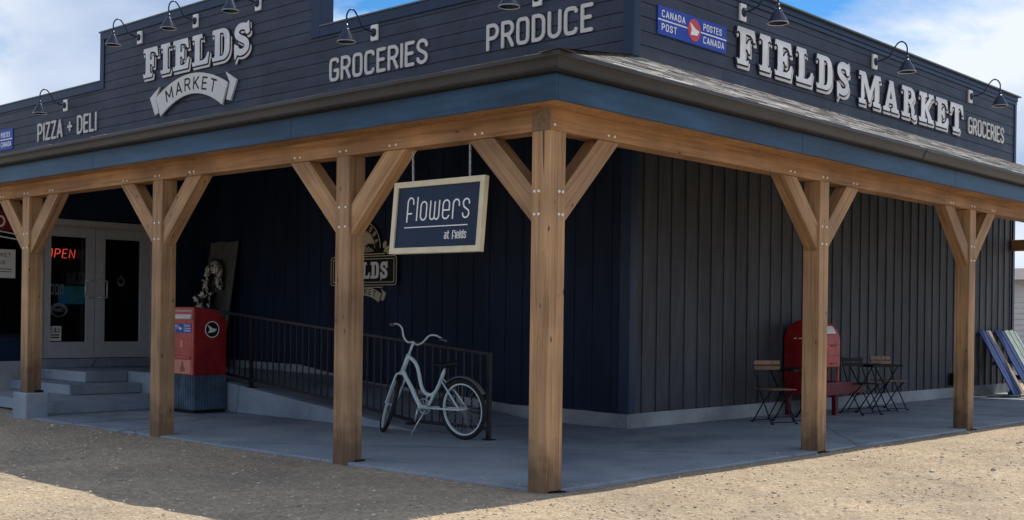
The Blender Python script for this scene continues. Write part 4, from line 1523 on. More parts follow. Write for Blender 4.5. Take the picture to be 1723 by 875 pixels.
# ------------------------------------------------------------------ emblem on the wall behind the second post
em = thing('emblem_sign', 'black and cream FIELDS emblem on the dark wall behind a post', 'sign', (-7.71, BY, 1.6))
EM = FR(-7.715, 2.03)
def rrect(x0, y0, x1, y1, r_):
    o_ = []
    for cx_, cy_, a0 in ((x1 - r_, y1 - r_, 0), (x0 + r_, y1 - r_, 90), (x0 + r_, y0 + r_, 180), (x1 - r_, y0 + r_, 270)):
        o_ += ell(cx_, cy_, r_, r_, a0, a0 + 90, 5)
    return o_
ring = lambda a, b_: [a, b_]
add_shape(MB(), [ell(0, .33, .385, .40, 0, 360, 48)[:-1]], .03, .05, EM).build('round_panel', M['black_ink'], em)
add_shape(MB(), [rrect(-.755, -.225, .755, .215, .05)], .03, .06, EM).build('name_panel', M['black_ink'], em)
ou = MB()
add_shape(ou, [rrect(-.755, -.225, .755, .215, .05), rrect(-.742, -.213, .742, .203, .045)], .06, .066, EM)
add_shape(ou, [rrect(-.70, -.185, .70, .175, .02), rrect(-.688, -.173, .688, .163, .018)], .06, .066, EM)
add_shape(ou, [[(-.48, .235), (.48, .235), (.48, .25), (-.48, .25)]], .05, .057, EM)
add_shape(ou, [[(-.42, -.262), (.42, -.262), (.42, -.248), (-.42, -.248)]], .03, .05, EM)
add_shape(ou, [ell(0, .33, .385, .40, 0, 180, 40) + ell(0, .33, .372, .387, 180, 0, 40)], .05, .056, EM)
add_shape(ou, [ell(0, .33, .255, .265, 0, 180, 30) + ell(0, .33, .245, .255, 180, 0, 30)], .05, .056, EM)
ou.build('outline', M['cream_paint'], em)
fld = MB()
for k in range(7):
    a0 = 20 + k * 20
    fld_pts = [(.03 * math.cos(R(a0)), .26 + .02 * math.sin(R(a0))), (.235 * math.cos(R(a0 - 5)), .262 + .10 * math.sin(R(a0 - 5))), (.235 * math.cos(R(a0 + 5)), .262 + .10 * math.sin(R(a0 + 5)))]
    add_shape(fld, [fld_pts], .05, .056, EM)
add_shape(fld, [ell(.0, .40, .235, .175, 0, 180, 20) + [(-.10, .42), (0.0, .46), (.10, .40)]], .05, .056, EM)
add_shape(fld, [[(-.10, .39), (-.02, .36), (.08, .38), (.10, .44), (0, .44)]], .056, .06, EM)
fld.build('field_picture', M['cream_paint'], em)
mt_ = MB()
tx = 'MANITOBA'
for i, c in enumerate(tx):
    a = 160 - 140 * i / (len(tx) - 1)
    mm_ = EM @ Matrix.Translation((.312 * math.cos(R(a)), .33 + .325 * math.sin(R(a)), 0)) @ Matrix.Rotation(R(a - 90), 4, 'Z') @ Matrix.Translation((-sans(c)[0] * .035, -.035, 0))
    add_shape(mt_, stroke_loops(sans(c)[1], .072, .95, .013), .05, .056, mm_)
mt_.build('arched_lettering', M['cream_paint'], em)
lv = MB()
for sg in (-1, 1):
    for (lx, ly, la, ln) in ((.50, .31, 38, .15), (.46, .38, 62, .12), (.55, .27, 20, .10)):
        pts = [(ln * (-.5 + u), .028 * math.sin(math.pi * u) * 1.3) for u in np.linspace(0, 1, 9)] + [(ln * (-.5 + u), -.028 * math.sin(math.pi * u) * 1.3) for u in np.linspace(1, 0, 9)[1:-1]]
        ca, sa = math.cos(R(la)), math.sin(R(la))
        q_ = [(sg * (lx + x * ca - y * sa), ly + x * sa + y * ca) for x, y in pts]
        add_shape(lv, [q_], .03, .045, EM)
lv.build('leaf_sprig', M['cream_paint'], em)
EMW = EM @ Matrix.Translation((-.56, -.125, 0))
ws = [western(c)[0] for c in 'FIELDS']
sx = 1.12 / (sum(ws) + .14 * 5)
x = 0
lw = MB()
for c, wd in zip('FIELDS', ws):
    f = western(c)[1]
    add_shape(lw, shape_loops(f, (-.12, -.3, wd + .2, 1.12), 1 / 48), .06, .07, EMW @ Matrix.Translation((x * sx, 0, 0)) @ Matrix.Diagonal((sx, .25, 1, 1)))
    x += wd + .14
lw.build('name_lettering', M['white'], em)
ribbon_geo(em, 0, 0, .40, .10, .13, .14, EM @ Matrix.Translation((0, -.31, -.01)), (M['cream_paint'], M['black_ink']), .06, 'MARKET', .075)

# ------------------------------------------------------------------ things at the doors
on = thing('neon_sign', 'glowing red OPEN sign inside the left glass door', 'neon sign', (VX - .08, 2.15, 2.2))
OM = XF(VX - 0.075, 1.905, 2.215)
nb = MB()
lay, tot = layout('OPEN', sans, .135, .46, .32)
for c, x, sx in lay:
    for stt in sans(c)[1]:
        nb.tube([OM @ Vector((px * .135 * sx + x + py * .02, py * .135, 0)) for px, py in stt], .0075, 6)
nb.build('tubes', M['neon'], on)
add_shape(MB(), [[(-.03, -.05), (.55, -.05), (.55, .17), (-.03, .17)]], -.02, -.012, OM).build('backboard', M['black_ink'], on)
scn = thing('monitor', 'bluish glowing screen seen through the left glass door', 'screen', (-12.6, 2.6, 1.4))
MB().box((-12.66, 2.36, 1.46), (-12.62, 2.86, 1.80)).build('casing', M['black_metal'], scn)
MB().box((-12.619, 2.38, 1.48), (-12.612, 2.84, 1.78)).build('screen_face', M['screen'], scn)
def sheet(name, label, cat, mt, wd, h, lines, mat='paper', ink='black_ink', dz=(0.0, .004)):
    root = thing(name, label, cat, mt @ Vector((wd / 2, 0, 0)))
    add_shape(MB(), [[(0, 0), (wd, 0), (wd, h), (0, h)]], dz[0], dz[1], mt).build('sheet', M[mat], root)
    mb = MB()
    for (txt, x, y, th_, tw) in lines:
        if txt:
            word(mb, txt, sans, th_, mt @ Matrix.Translation((x, y, 0)), tw, .16, dz[1] - .001, dz[1] + .002, .3)
        else:
            add_shape(mb, [[(x, y), (x + tw, y), (x + tw, y + th_), (x, y + th_)]], dz[1] - .001, dz[1] + .002, mt)
    mb.build('print', M[ink], root)
    return root
sheet('door_notice', 'small pale S&S notice at the foot of the left glass door', 'notice', XF(VX - .019, 1.935, .885), .20, .235,
      [('S&S', .025, .135, .075, .15), ('', .03, .085, .022, .14), ('', .03, .045, .022, .14)])
sheet('window_notice', 'white printed notice in the dark window at the far left', 'notice', XF(VX - .04, .93, 1.86), .45, .44,
      [('MARKET', .03, .33, .05, .34), ('FOODS', .03, .21, .05, .25), ('', .03, .13, .012, .36), ('', .03, .09, .012, .36)])
rsn = thing('window_sign', 'dark red sign with a white letter O in the far left window', 'sign', (VX - .03, 1.25, 2.55))
RM = XF(VX - .038, .92, 2.56)
add_shape(MB(), [[(0, .03), (.50, .03), (.40, .36), (0, .36)]], 0, .006, RM).build('panel', M['maroon_sign'], rsn)
ob_ = MB()
add_shape(ob_, [ell(.215, .17, .075, .09, 0, 360, 30)[:-1], ell(.215, .17, .045, .058, 0, 360, 30)[:-1]], .006, .010, RM)
add_shape(ob_, [[(0, .03), (.52, -.035), (.52, -.015), (0, .05)]], .006, .010, RM)
add_shape(ob_, [[(0, -.05), (.54, -.115), (.54, -.095), (0, -.03)]], .002, .010, RM)
ob_.build('lettering', M['white'], rsn)
# stickers on the glass
def sticker(label, y, z, wd, h, kind):
    root = thing('door_sticker', label, 'sticker', (VX - .018, y, z))
    mb = MB()
    mt = XF(VX - .0195, y, z)
    if kind == 'bars':
        for k in range(3):
            add_shape(mb, [[(k * wd / 3, 0), (k * wd / 3 + wd * .24, 0), (k * wd / 3 + wd * .24, h), (k * wd / 3, h)], [(k * wd / 3 + .012, h * .2), (k * wd / 3 + wd * .24 - .012, h * .2), (k * wd / 3 + wd * .24 - .012, h * .8), (k * wd / 3 + .012, h * .8)]], 0, .003, mt)
    elif kind == 'badge':
        add_shape(mb, [ell(0, 0, wd / 2, h * .36, 0, 360, 24)[:-1], ell(0, h * .05, wd * .33, h * .22, 0, 360, 24)[:-1]], 0, .003, mt)
        add_shape(mb, [[(-wd * .14, h * .37), (wd * .14, h * .37), (0, h * .5)]], 0, .003, mt)
    else:
        add_shape(mb, [ell(0, 0, wd / 2, h / 2, 0, 360, 30)[:-1], ell(0, -h * .1, wd * .36, h * .34, 0, 360, 30)[:-1]], 0, .003, mt)
        word(mb, 'MARKET', sans, h * .2, mt @ Matrix.Translation((0, -h * .1, 0)), wd * .5, .2, 0, .003, .3, 'c')
    mb.build('print', M['ribbon_dim'], root)
M['ribbon_dim'] = pm('faded_sticker', (0.12, 0.12, 0.13), 0.6, var=0.3, scale=12)
sticker('row of small pale stickers on the left glass door', 1.945, 1.62, .24, .17, 'bars')
sticker('pale round emblem sticker low on the left glass door', 2.09, 1.38, .30, .22, 'oval')
sticker('small badge sticker on the right glass door', 3.17, 1.86, .13, .22, 'badge')

# ------------------------------------------------------------------ weathered board with dried flowers
wbd = thing('weathered_board', 'tall weathered board leaning on the dark wall by the doors', 'board', (-11.1, 4.5, .46))
WMx = Matrix.Translation((-11.72, 4.40, .462)) @ Matrix.Rotation(R(-8.3), 4, 'X')
wb = MB()
for k in range(4):
    wb.box((k * .20 + .002, 0, 0.0), (k * .20 + .198, .022, 2.14 + random.uniform(-.01, .01)), WMx)
wb.build('planks', M['wood_old'], wbd)
wb = MB()
wb.box((.05, .023, .35), (.75, .045, .43), WMx)
wb.box((.05, .023, 1.75), (.75, .045, 1.83), WMx)
wb.build('rear_batten', M['wood_old'], wbd)
def blossom(mb, c, r_, n_=7, nrm=Vector((0, -1, 0))):
    for k in range(n_):
        a = 2 * math.pi * k / n_ + random.random()
        d = Vector((math.cos(a), -0.35 - random.random() * .5, math.sin(a)))
        sdv = Vector((-math.sin(a), 0.1, math.cos(a)))
        e = c + d * r_
        mb.add([c, c + d * r_ * .5 + sdv * r_ * .34, e, c + d * r_ * .5 - sdv * r_ * .34], [(0, 1, 2, 3)])
    mb.lathe([(0, r_ * .25), (r_ * .2, 0), (0, -r_ * .25)], 6, Matrix.Translation(c + Vector((0, -r_ * .45, 0))) @ Matrix.Rotation(R(90), 4, 'X'))
wr = thing('flower_wreath', 'dried flower wreath of cream blooms hung on the weathered board', 'wreath', (-11.22, 4.5, 1.9))
pb_, lb_, wm_ = MB(), MB(), MB()
for k in range(260):
    a = random.uniform(0, 360)
    if 285 < a < 345:
        continue
    rr_ = random.uniform(.15, .31)
    p = WMx @ Vector((.33 + rr_ * math.cos(R(a)) * .85, -.045 - random.random() * .05, 1.42 + rr_ * math.sin(R(a)) * 1.25))
    u = random.random()
    if u < .55:
        blossom(pb_, p, random.uniform(.025, .055))
    elif u < .62 and 20 < a < 80:
        blossom(wm_, p, .06)
    else:
        blossom(lb_, p + Vector((0, .03, 0)), random.uniform(.05, .09), 4)
blossom(wm_, WMx @ Vector((.50, -.07, 1.46)), .08, 9)
pb_.build('blooms', M['petal'], wr)
lb_.build('leaves', M['leaf_dark'], wr)
wm_.build('peach_bloom', M['petal_warm'], wr)
bq = thing('flower_bunch', 'small bunch of white flowers behind the red mailbox', 'flowers', (-11.45, 4.2, .46))
pb_, lb_ = MB(), MB()
for k in range(60):
    p = Vector((-11.42 + random.gauss(0, .075) + .22, 4.22 + random.gauss(0, .05), 1.55 + random.gauss(0, .10)))
    blossom(pb_ if random.random() < .55 else lb_, p, random.uniform(.03, .06))
stb = MB()
for k in range(6):
    stb.tube([(-11.26 + random.gauss(0, .02), 4.22, .62), (-11.22 + random.gauss(0, .08), 4.22, 1.42)], .006, 5)
pb_.build('blooms', M['petal'], bq)
lb_.build('leaves', M['leaf_dark'], bq)
stb.build('stems', M['leaf_dark'], bq)
MB().lathe([(0, .462), (.11, .462), (.13, .8), (.125, .8), (.105, .48), (0, .48)], 20, Matrix.Translation((-11.26, 4.22, 0))).build('vase', M['black_metal'], bq)

# ------------------------------------------------------------------ ramp railing
rl = thing('ramp_railing', 'black metal railing with thin balusters along the ramp', 'railing', (-2.97, 2.5, 0))
RY = 2.5
def ztop(x):
    return .945 + (-2.97 - x) * .0838 if x > -8.6 else 1.417
def zramp(x):
    if x > -4.6:
        return 0.0 if x > -4.0 else .075 * (-4.0 - x) / .6
    if x > -8.1:
        return .075 + (-4.6 - x) * .355 / 3.5
    return .43 + (min(-8.1 - x, 1.9)) * .015
t_ = MB()
pth = [(-2.95, RY, ztop(-2.95)), (-8.6, RY, ztop(-8.6)), (-9.05, RY, 1.419)]
for a, c in zip(pth[:-1], pth[1:]):
    A_, C_ = Vector(a), Vector(c)
    for dy, hz in ((.022, .02),):
        t_.add([A_ + Vector((0, -dy, -hz)), A_ + Vector((0, dy, -hz)), A_ + Vector((0, dy, hz)), A_ + Vector((0, -dy, hz)),
                C_ + Vector((0, -dy, -hz)), C_ + Vector((0, dy, -hz)), C_ + Vector((0, dy, hz)), C_ + Vector((0, -dy, hz))],
               [(0, 4, 5, 1), (1, 5, 6, 2), (2, 6, 7, 3), (3, 7, 4, 0), (0, 1, 2, 3), (7, 6, 5, 4)])
fixn(t_.build('top_rail', M['rail_metal'], rl, bevel=0.004))
b_ = MB()
xs_ = list(np.linspace(-2.99, -9.05, 26))
for a, c in zip(xs_[:-1], xs_[1:]):
    za, zc = max(zramp(a), .02) + .105, max(zramp(c), .02) + .105
    b_.add([(a, RY - .018, za - .018), (a, RY + .018, za - .018), (a, RY + .018, za + .018), (a, RY - .018, za + .018),
            (c, RY - .018, zc - .018), (c, RY + .018, zc - .018), (c, RY + .018, zc + .018), (c, RY - .018, zc + .018)],
           [(0, 4, 5, 1), (1, 5, 6, 2), (2, 6, 7, 3), (3, 7, 4, 0)])
fixn(b_.build('bottom_rail', M['rail_metal'], rl))
for x in (-2.975, -7.40, -9.02):
    p_ = MB()
    p_.box((x - .022, RY - .022, zramp(x) + .012), (x + .022, RY + .022, ztop(x) - .02))
    p_.box((x - .06, RY - .05, zramp(x) + .001), (x + .06, RY + .05, zramp(x) + .012))
    p_.build('rail_post', M['rail_metal'], rl)
x = -3.115
k = 0
while x > -8.98:
    if min(abs(x + 7.40), abs(x + 2.975)) > .05:
        bb_ = MB().box((x - .0075, RY - .0075, max(zramp(x), .02) + .123), (x + .0075, RY + .0075, ztop(x) - .021))
        bb_.build('baluster', M['rail_metal'], rl)
    x -= .1265
    k += 1

# ------------------------------------------------------------------ street mailbox by the steps
mbx = thing('street_mailbox', 'red street mailbox on a ribbed blue grey base by the steps', 'mailbox', (-8.15, 2.15, 0))
x0, x1, y0, y1 = -8.46, -7.84, 1.885, 2.405
MB().box((x0 + .03, y0 + .03, .002), (x1 - .03, y1 - .03, .05)).build('plinth', M['black_metal'], mbx)
base = MB()
base.box((x0 + .012, y0 + .012, .05), (x1 - .012, y1 - .012, .515))
k = x0 + .02
while k < x1 - .02:
    base.box((k, y0, .055), (k + .022, y0 + .0115, .512))
    k += .042
k = y0 + .02
while k < y1 - .02:
    base.box((x1 - .0115, k, .055), (x1, k + .022, .512))
    k += .042
base.build('ribbed_base', M['box_base'], mbx)
up_ = MB()
up_.prism([(y0 + .006, .516), (y1, .516), (y1, 1.26), (y0 + .37, 1.385), (y0 + .006, 1.44)], x0, x1, lambda u, v_, w_: (w_, u, v_))
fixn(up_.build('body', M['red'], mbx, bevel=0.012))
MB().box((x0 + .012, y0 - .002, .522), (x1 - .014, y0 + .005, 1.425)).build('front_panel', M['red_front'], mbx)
ch = MB()
ch.prism([(y0 - .003, 1.37), (y0 - .028, 1.375), (y0 - .003, 1.392)], x0 + .04, x1 - .05, lambda u, v_, w_: (w_, u, v_))
ch.prism([(y0 - .003, 1.265), (y0 - .036, 1.278), (y0 - .026, 1.30), (y0 - .003, 1.335)], x0 + .04, x1 - .06, lambda u, v_, w_: (w_, u, v_))
fixn(ch.build('chute_handle', M['lamp_white'], mbx))
FMB = lambda x, z: Matrix(((1, 0, 0, x), (0, 0, -1, y0 - .002), (0, 1, 0, z), (0, 0, 0, 1)))
lb = add_shape(MB(), [[(0, 0), (.50, 0), (.50, .125), (0, .125)]], 0, .004, FMB(x0 + .06, 1.085)).build('label_strip', M['cp_blue'], mbx)
lw = MB()
word(lw, 'CANADA', sans, .026, FMB(x0 + .075, 1.168), .17, .17, .004, .006, .3)
word(lw, 'POST', sans, .026, FMB(x0 + .075, 1.103), .10, .17, .004, .006, .3)
word(lw, 'POSTES', sans, .026, FMB(x0 + .385, 1.168), .15, .17, .004, .006, .3)
word(lw, 'CANADA', sans, .026, FMB(x0 + .385, 1.103), .16, .17, .004, .006, .3)
add_shape(lw, [[(.0, .06), (.21, .06), (.21, .067), (0, .067)]], .004, .006, FMB(x0 + .07, 1.085))
add_shape(lw, [[(.0, .06), (.17, .06), (.17, .067), (0, .067)]], .004, .006, FMB(x0 + .38, 1.085))
WING = lambda c, r_: [(c[0] - .72 * r_, c[1] + .62 * r_), (c[0] - .40 * r_, c[1] - .02 * r_), (c[0] - .68 * r_, c[1] - .52 * r_), (c[0] + .35 * r_, c[1] - .36 * r_), (c[0] + .80 * r_, c[1] + .05 * r_), (c[0] + .1 * r_, c[1] + .16 * r_)]
add_shape(lw, [WING((.30, .062), .05)], .004, .007, FMB(x0 + .0, 1.085))
lw.build('label_print', M['white'], lb)
pn = MB()
pn.box((x0 + .06, y0 - .006, .79), (x1 - .06, y0 - .0021, 1.045))
pn.box((x0 + .05, y0 - .022, .735), (x1 - .07, y0 - .0021, .775))
pn.build('collection_door', M['red_front'], mbx, bevel=0.004)
add_shape(MB(), [[(.24, .10), (.31, .10), (.31, .19), (.24, .19)]], .004, .0075, FMB(x0 + .06, .79)).build('info_plate', M['red_panel'], mbx)
lp = add_shape(MB(), [[(0, 0), (.50, 0), (.50, .185), (0, .185)]], 0, .005, FMB(x0 + .05, .535)).build('parcel_panel', M['red_panel'], mbx)
add_shape(MB(), [[(.27, .02), (.36, .03), (.37, .07), (.335, .10), (.325, .16), (.295, .175), (.285, .12), (.245, .075)]], .005, .007, FMB(x0 + .05, .535)).build('leaf_mark', M['red_leaf'], lp)
# round mark on the side
SM_ = XF(x1 + .001, (y0 + y1) / 2 + .02, 1.135)
add_shape(MB(), [ell(0, 0, .105, .105, 0, 360, 40)[:-1]], 0, .003, SM_).build('side_disc', M['black_ink'], mbx)
sdm = MB()
add_shape(sdm, [ell(0, 0, .112, .112, 0, 360, 40)[:-1], ell(0, 0, .100, .100, 0, 360, 40)[:-1]], .002, .006, SM_)
add_shape(sdm, [WING((0, 0), .095)], .003, .007, SM_)
sdm.build('side_mark', M['white'], mbx)

# ------------------------------------------------------------------ bicycle
bk_ = thing('bicycle', 'pale blue step-through cruiser bicycle on its kickstand before the railing', 'bicycle', (-3.15, 2.30, 0))
# local: x forward from rear hub contact, y to the left of travel, z up; leaning left
head = math.atan2(-0.055, -1.0)
BM = Matrix.Translation((-3.16, 2.305, 0)) @ Matrix.Rotation(head, 4, 'Z') @ Matrix.Rotation(R(-4), 4, 'X')
RW = 0.335
B = lambda x, y, z: BM @ Vector((x, y, z))
def wheel(mt, name='wheel'):
    ty = MB()
    ty.tube([mt @ Vector((math.cos(a) * (RW - .026), 0, math.sin(a) * (RW - .026))) for a in [2 * math.pi * k / 48 for k in range(48)]], .026, 10, closed=True)
    o_ = ty.build(name, M['rubber'], bk_)
    rm = MB()
    ri = RW - .058
    pr_ = [(-.013, -.006), (.013, -.006), (.013, .010), (-.013, .010)]
    vs = []
    for k in range(48):
        a = 2 * math.pi * k / 48
        for (yy, dr) in pr_:
            vs.append(mt @ Vector((math.cos(a) * (ri + dr), yy, math.sin(a) * (ri + dr))))
    rm.add(vs, [(k * 4 + j, k * 4 + (j + 1) % 4, ((k + 1) % 48) * 4 + (j + 1) % 4, ((k + 1) % 48) * 4 + j) for k in range(48) for j in range(4)])
    fixn(rm.build('rim', M['bike'], o_))
    sp = MB()
    for k in range(28):
        a = 2 * math.pi * k / 28
        b2 = a + (.35 if k % 2 else -.35)
        sy = .025 if (k // 2) % 2 else -.025
        sp.tube([mt @ Vector((math.cos(b2) * .022, sy, math.sin(b2) * .022)), mt @ Vector((math.cos(a) * ri, 0, math.sin(a) * ri))], .0012, 4, caps=False)
    sp.build('spokes', M['steel'], o_)
    hb = MB().lathe([(0, -.05), (.012, -.05), (.012, -.03), (.026, -.028), (.026, -.022), (.016, -.018), (.016, .018), (.026, .022), (.026, .028), (.012, .03), (.012, .05), (0, .05)], 14, mt @ Matrix.Rotation(R(90), 4, 'X'))
    hb.build('hub', M['steel'], o_)
    return o_
wheel(BM @ Matrix.Translation((0, 0, RW)))
# steering
HT, HB = Vector((.80, 0, .905)), Vector((.905, 0, .715))
axis_ = (HT - HB).normalized()
STE = R(-42)            # turned to the right
SM2 = BM @ Matrix.Translation(HB) @ Matrix.Rotation(STE, 4, axis_) @ Matrix.Translation(-HB)
FH = Vector((1.15, 0, RW))
# keep the front tyre on the ground
low = min((SM2 @ (FH + Vector((math.cos(a) * RW, 0, math.sin(a) * RW)))).z for a in [2 * math.pi * k / 64 for k in range(64)])
FH.z -= low - 0.002
wheel(SM2 @ Matrix.Translation(FH))
fm = MB()
dt = catmull([(.895, 0, .725), (.845, 0, .64), (.775, 0, .545), (.705, 0, .42), (.64, 0, .325)], 6)
fm.tube([BM @ Vector(p) for p in dt], .025, 12)
tt = catmull([(.805, 0, .885), (.745, 0, .865), (.68, 0, .80), (.645, 0, .70), (.62, 0, .58), (.575, 0, .50), (.50, 0, .468), (.425, 0, .49), (.36, 0, .565), (.295, 0, .68), (.262, 0, .745)], 6)
fm.tube([BM @ Vector(p) for p in tt], .021, 12)
fm.tube([BM @ HB - (BM.to_3x3() @ axis_) * .01, BM @ HT + (BM.to_3x3() @ axis_) * .015], .027, 14)
fm.tube([B(.425, 0, .49), B(.49, 0, .38), B(.53, 0, .33)], .016, 10)
fm.tube([B(.66, 0, .325), B(.53, 0, .325)], .024, 12)
for s_ in (-1, 1):
    fm.tube([B(.60, s_ * .045, .325), B(.30, s_ * .06, .33), B(0, s_ * .065, RW)], .011, 8)
    fm.tube([B(.305, s_ * .02, .66), B(.15, s_ * .055, .51), B(0, s_ * .065, RW)], .010, 8)
fm.tube([B(.63, -.04, .325), B(.63, .04, .325)], .026, 14)
fm.build('frame', M['bike'], bk_)
fk = MB()
for s_ in (-1, 1):
    fk.tube([SM2 @ p for p in catmull([Vector((.915, s_ * .025, .695)), Vector((.94, s_ * .055, .66)), Vector((1.0, s_ * .058, .56)), Vector((1.08, s_ * .056, .42)), Vector((FH.x, s_ * .055, FH.z))], 5)], .013, 8)
fk.tube([SM2 @ Vector((.915, -.03, .695)), SM2 @ Vector((.915, .03, .695))], .022, 10)
fk.build('fork', M['bike'], bk_)
hbm = MB()
st_top = HT + axis_ * .165
hbm.tube([SM2 @ (HT - axis_ * .02), SM2 @ st_top], .014, 10)
hbm.tube([SM2 @ st_top, SM2 @ (st_top + Vector((.045, 0, .01)))], .016, 10)
cl = st_top + Vector((.045, 0, .01))
for s_ in (-1, 1):
    hbm.tube([SM2 @ p for p in catmull([cl, cl + Vector((.010, s_ * .06, -.012)), cl + Vector((.02, s_ * .115, .035)), cl + Vector((.012, s_ * .165, .125)), cl + Vector((-.04, s_ * .235, .145)), cl + Vector((-.12, s_ * .285, .122))], 6)], .011, 10)
hbm.build('handlebar', M['bike'], bk_)
for s_ in (-1, 1):
    g_ = MB().tube([SM2 @ (cl + Vector((-.10, s_ * .277, .115))), SM2 @ (cl + Vector((-.225, s_ * .325, .10)))], .0165, 10)
    g_.build('grip', M['grip'], bk_)
    l_ = MB().tube([SM2 @ (cl + Vector((-.045, s_ * .25, .10))), SM2 @ (cl + Vector((-.06, s_ * .29, .085))), SM2 @ (cl + Vector((-.16, s_ * .335, .075)))], .005, 6)
    l_.build('brake_lever', M['black_metal'], bk_)
cbm = MB()
cbm.tube([SM2 @ p for p in catmull([cl + Vector((-.04, .25, .10)), cl + Vector((.08, .16, .10)), cl + Vector((.10, .03, -.02)), Vector((.93, .02, .72))], 6)], .003, 5)
cbm.tube([SM2 @ p for p in catmull([cl + Vector((-.04, -.25, .10)), cl + Vector((.07, -.18, .08)), cl + Vector((.08, -.06, -.06)), Vector((.86, -.02, .80))], 6)], .003, 5)
cbm.build('brake_cable', M['black_metal'], bk_)
sd = MB()
sd.tube([B(.30, 0, .66), B(.245, 0, .79)], .013, 10)
sd.build('seat_post', M['steel'], bk_)
prof_s = [(.36, .018, .012), (.30, .026, .022), (.24, .05, .03), (.18, .095, .04), (.13, .11, .045), (.08, .10, .045), (.06, .06, .03)]
sv = []
for (xx, hw, hh) in prof_s:
    for j in range(12):
        a = 2 * math.pi * j / 12
        sv.append(B(xx + .04, math.cos(a) * hw, .815 + math.sin(a) * hh * .7 + (.02 if xx < .1 else 0)))
sfc = [(i * 12 + j, i * 12 + (j + 1) % 12, (i + 1) * 12 + (j + 1) % 12, (i + 1) * 12 + j) for i in range(len(prof_s) - 1) for j in range(12)] + [tuple(range(11, -1, -1)), tuple(range((len(prof_s) - 1) * 12, len(prof_s) * 12))]
fixn(MB().add(sv, sfc, True).build('saddle', M['saddle'], bk_))
def fender(mt, c, a0, a1):
    mb = MB()
    k = 20
    vs = []
    for i in range(k + 1):
        a = R(a0 + (a1 - a0) * i / k)
        for j, (yy, rr_) in enumerate(((-.032, .352), (-.02, .366), (0, .371), (.02, .366), (.032, .352))):
            vs.append(mt @ (Vector(c) + Vector((math.cos(a) * rr_, yy, math.sin(a) * rr_))))
    mb.add(vs, [(i * 5 + j, i * 5 + j + 1, (i + 1) * 5 + j + 1, (i + 1) * 5 + j) for i in range(k) for j in range(4)], True)
    o_ = mb.build('fender', M['grip'], bk_)
    md = o_.modifiers.new('solid', 'SOLIDIFY')
    md.thickness = .002
fender(BM, (0, 0, RW), 40, 150)
cr_ = MB()
cr_.lathe([(.086, -.004), (.095, -.002), (.095, .002), (.086, .004), (.080, .004), (.080, -.004), (.086, -.004)], 28, BM @ Matrix.Translation((.63, -.052, .325)) @ Matrix.Rotation(R(90), 4, 'X'))
for k in range(5):
    a = 2 * math.pi * k / 5
    cr_.tube([B(.63, -.052, .325), B(.63 + .085 * math.cos(a), -.052, .325 + .085 * math.sin(a))], .006, 5)
cr_.build('chainring', M['steel'], bk_)
ck = MB()
for dz in (-1, 1):
    ck.tube([B(.63, -.052, .325 + dz * .09), B(0, -.052, RW + dz * .036)], .004, 5)
ck.build('drive_chain', M['grip'], bk_)
ca = MB()
ca.tube([B(.63, .055, .325), B(.665, .075, .165)], .011, 8)
ca.tube([B(.63, -.065, .325), B(.595, -.085, .485)], .011, 8)
ca.build('crank_arm', M['steel'], bk_)
for s_, x_, z_ in ((1, .668, .155), (-1, .592, .495)):
    p_ = MB().box((-.045, -.05, -.012), (.045, .05, .012), BM @ Matrix.Translation((x_, s_ * .13, z_)))
    p_.build('pedal', M['black_metal'], bk_)
ks = MB().tube([B(.53, .03, .31), B(.60, .12, .14), B(.645, .165, .03)], .008, 8)
ks.build('kickstand', M['steel'], bk_)

# ------------------------------------------------------------------ arched red postbox by the side wall
pbx = thing('arched_postbox', 'old round-topped red postbox standing against the side wall', 'postbox', (-2.45, 8.75, 0))
ax0, ax1, ay0, ay1 = -2.73, -2.16, 8.47, 9.05
def archpts(z0):
    cxx = (ax0 + ax1) / 2
    hw = (ax1 - ax0) / 2
    return [(ax0, z0), (ax1, z0)] + [(cxx + hw * math.cos(R(a)), 1.06 + .315 * math.sin(R(a))) for a in range(0, 181, 10)]
bdy = MB()
bdy.prism(archpts(.70), ay0, ay1, lambda u, v_, w_: (u, w_, v_))
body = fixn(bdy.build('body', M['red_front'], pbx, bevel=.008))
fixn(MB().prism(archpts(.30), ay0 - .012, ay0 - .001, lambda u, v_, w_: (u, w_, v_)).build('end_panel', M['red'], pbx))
SB = lambda y, z: XF(ax1 + .001, y, z)
sm3 = MB()
for zz in (1.02, .86):
    sm3.box((ax1 + .0005, ay0 + .02, zz), (ax1 + .006, ay1 - .02, zz + .006))
sm3.box((ax1 + .0005, ay0 + .30, 1.0), (ax1 + .02, ay0 + .44, 1.012))
sm3.box((ax1 + .0005, ay0 + .30, .745), (ax1 + .02, ay0 + .44, .757))
sm3.build('pull_handle', M['red'], pbx)
# white label on the curve
cxx, hw = (ax0 + ax1) / 2, (ax1 - ax0) / 2
lab = MB()
av = [22, 30, 38, 46]
vs = []
for a in av:
    for yv in (ay0 + .10, ay1 - .09):
        vs.append((cxx + (hw + .004) * math.cos(R(a)), yv, 1.06 + (.315 + .004) * math.sin(R(a))))
lab.add(vs, [(i * 2, i * 2 + 1, i * 2 + 3, i * 2 + 2) for i in range(3)])
lab.build('white_label', M['white'], pbx)
lo_ = MB()
lo_.box((ax0 + .02, ay0 + .005, .50), (ax1 - .12, ay1 - .05, .70))
lo_.build('recess', M['maroon'], pbx)
for yv in (ay1 - .05, ):
    MB().box((ax1 - .03, yv, .42), (ax1 - .005, yv + .03, .70)).build('front_strut', M['red_front'], pbx)
tr4 = MB()
tr4.prism([(ay0 + .0, .30), (ay1 + .55, .315), (ay1 + .66, .37), (ay1 + .42, .46), (ay1 + .0, .485), (ay0 + .0, .49)], ax0 + .02, ax1 + .10, lambda u, v_, w_: (w_, u, v_))
fixn(tr4.build('base_tray', M['maroon'], pbx, bevel=.01))
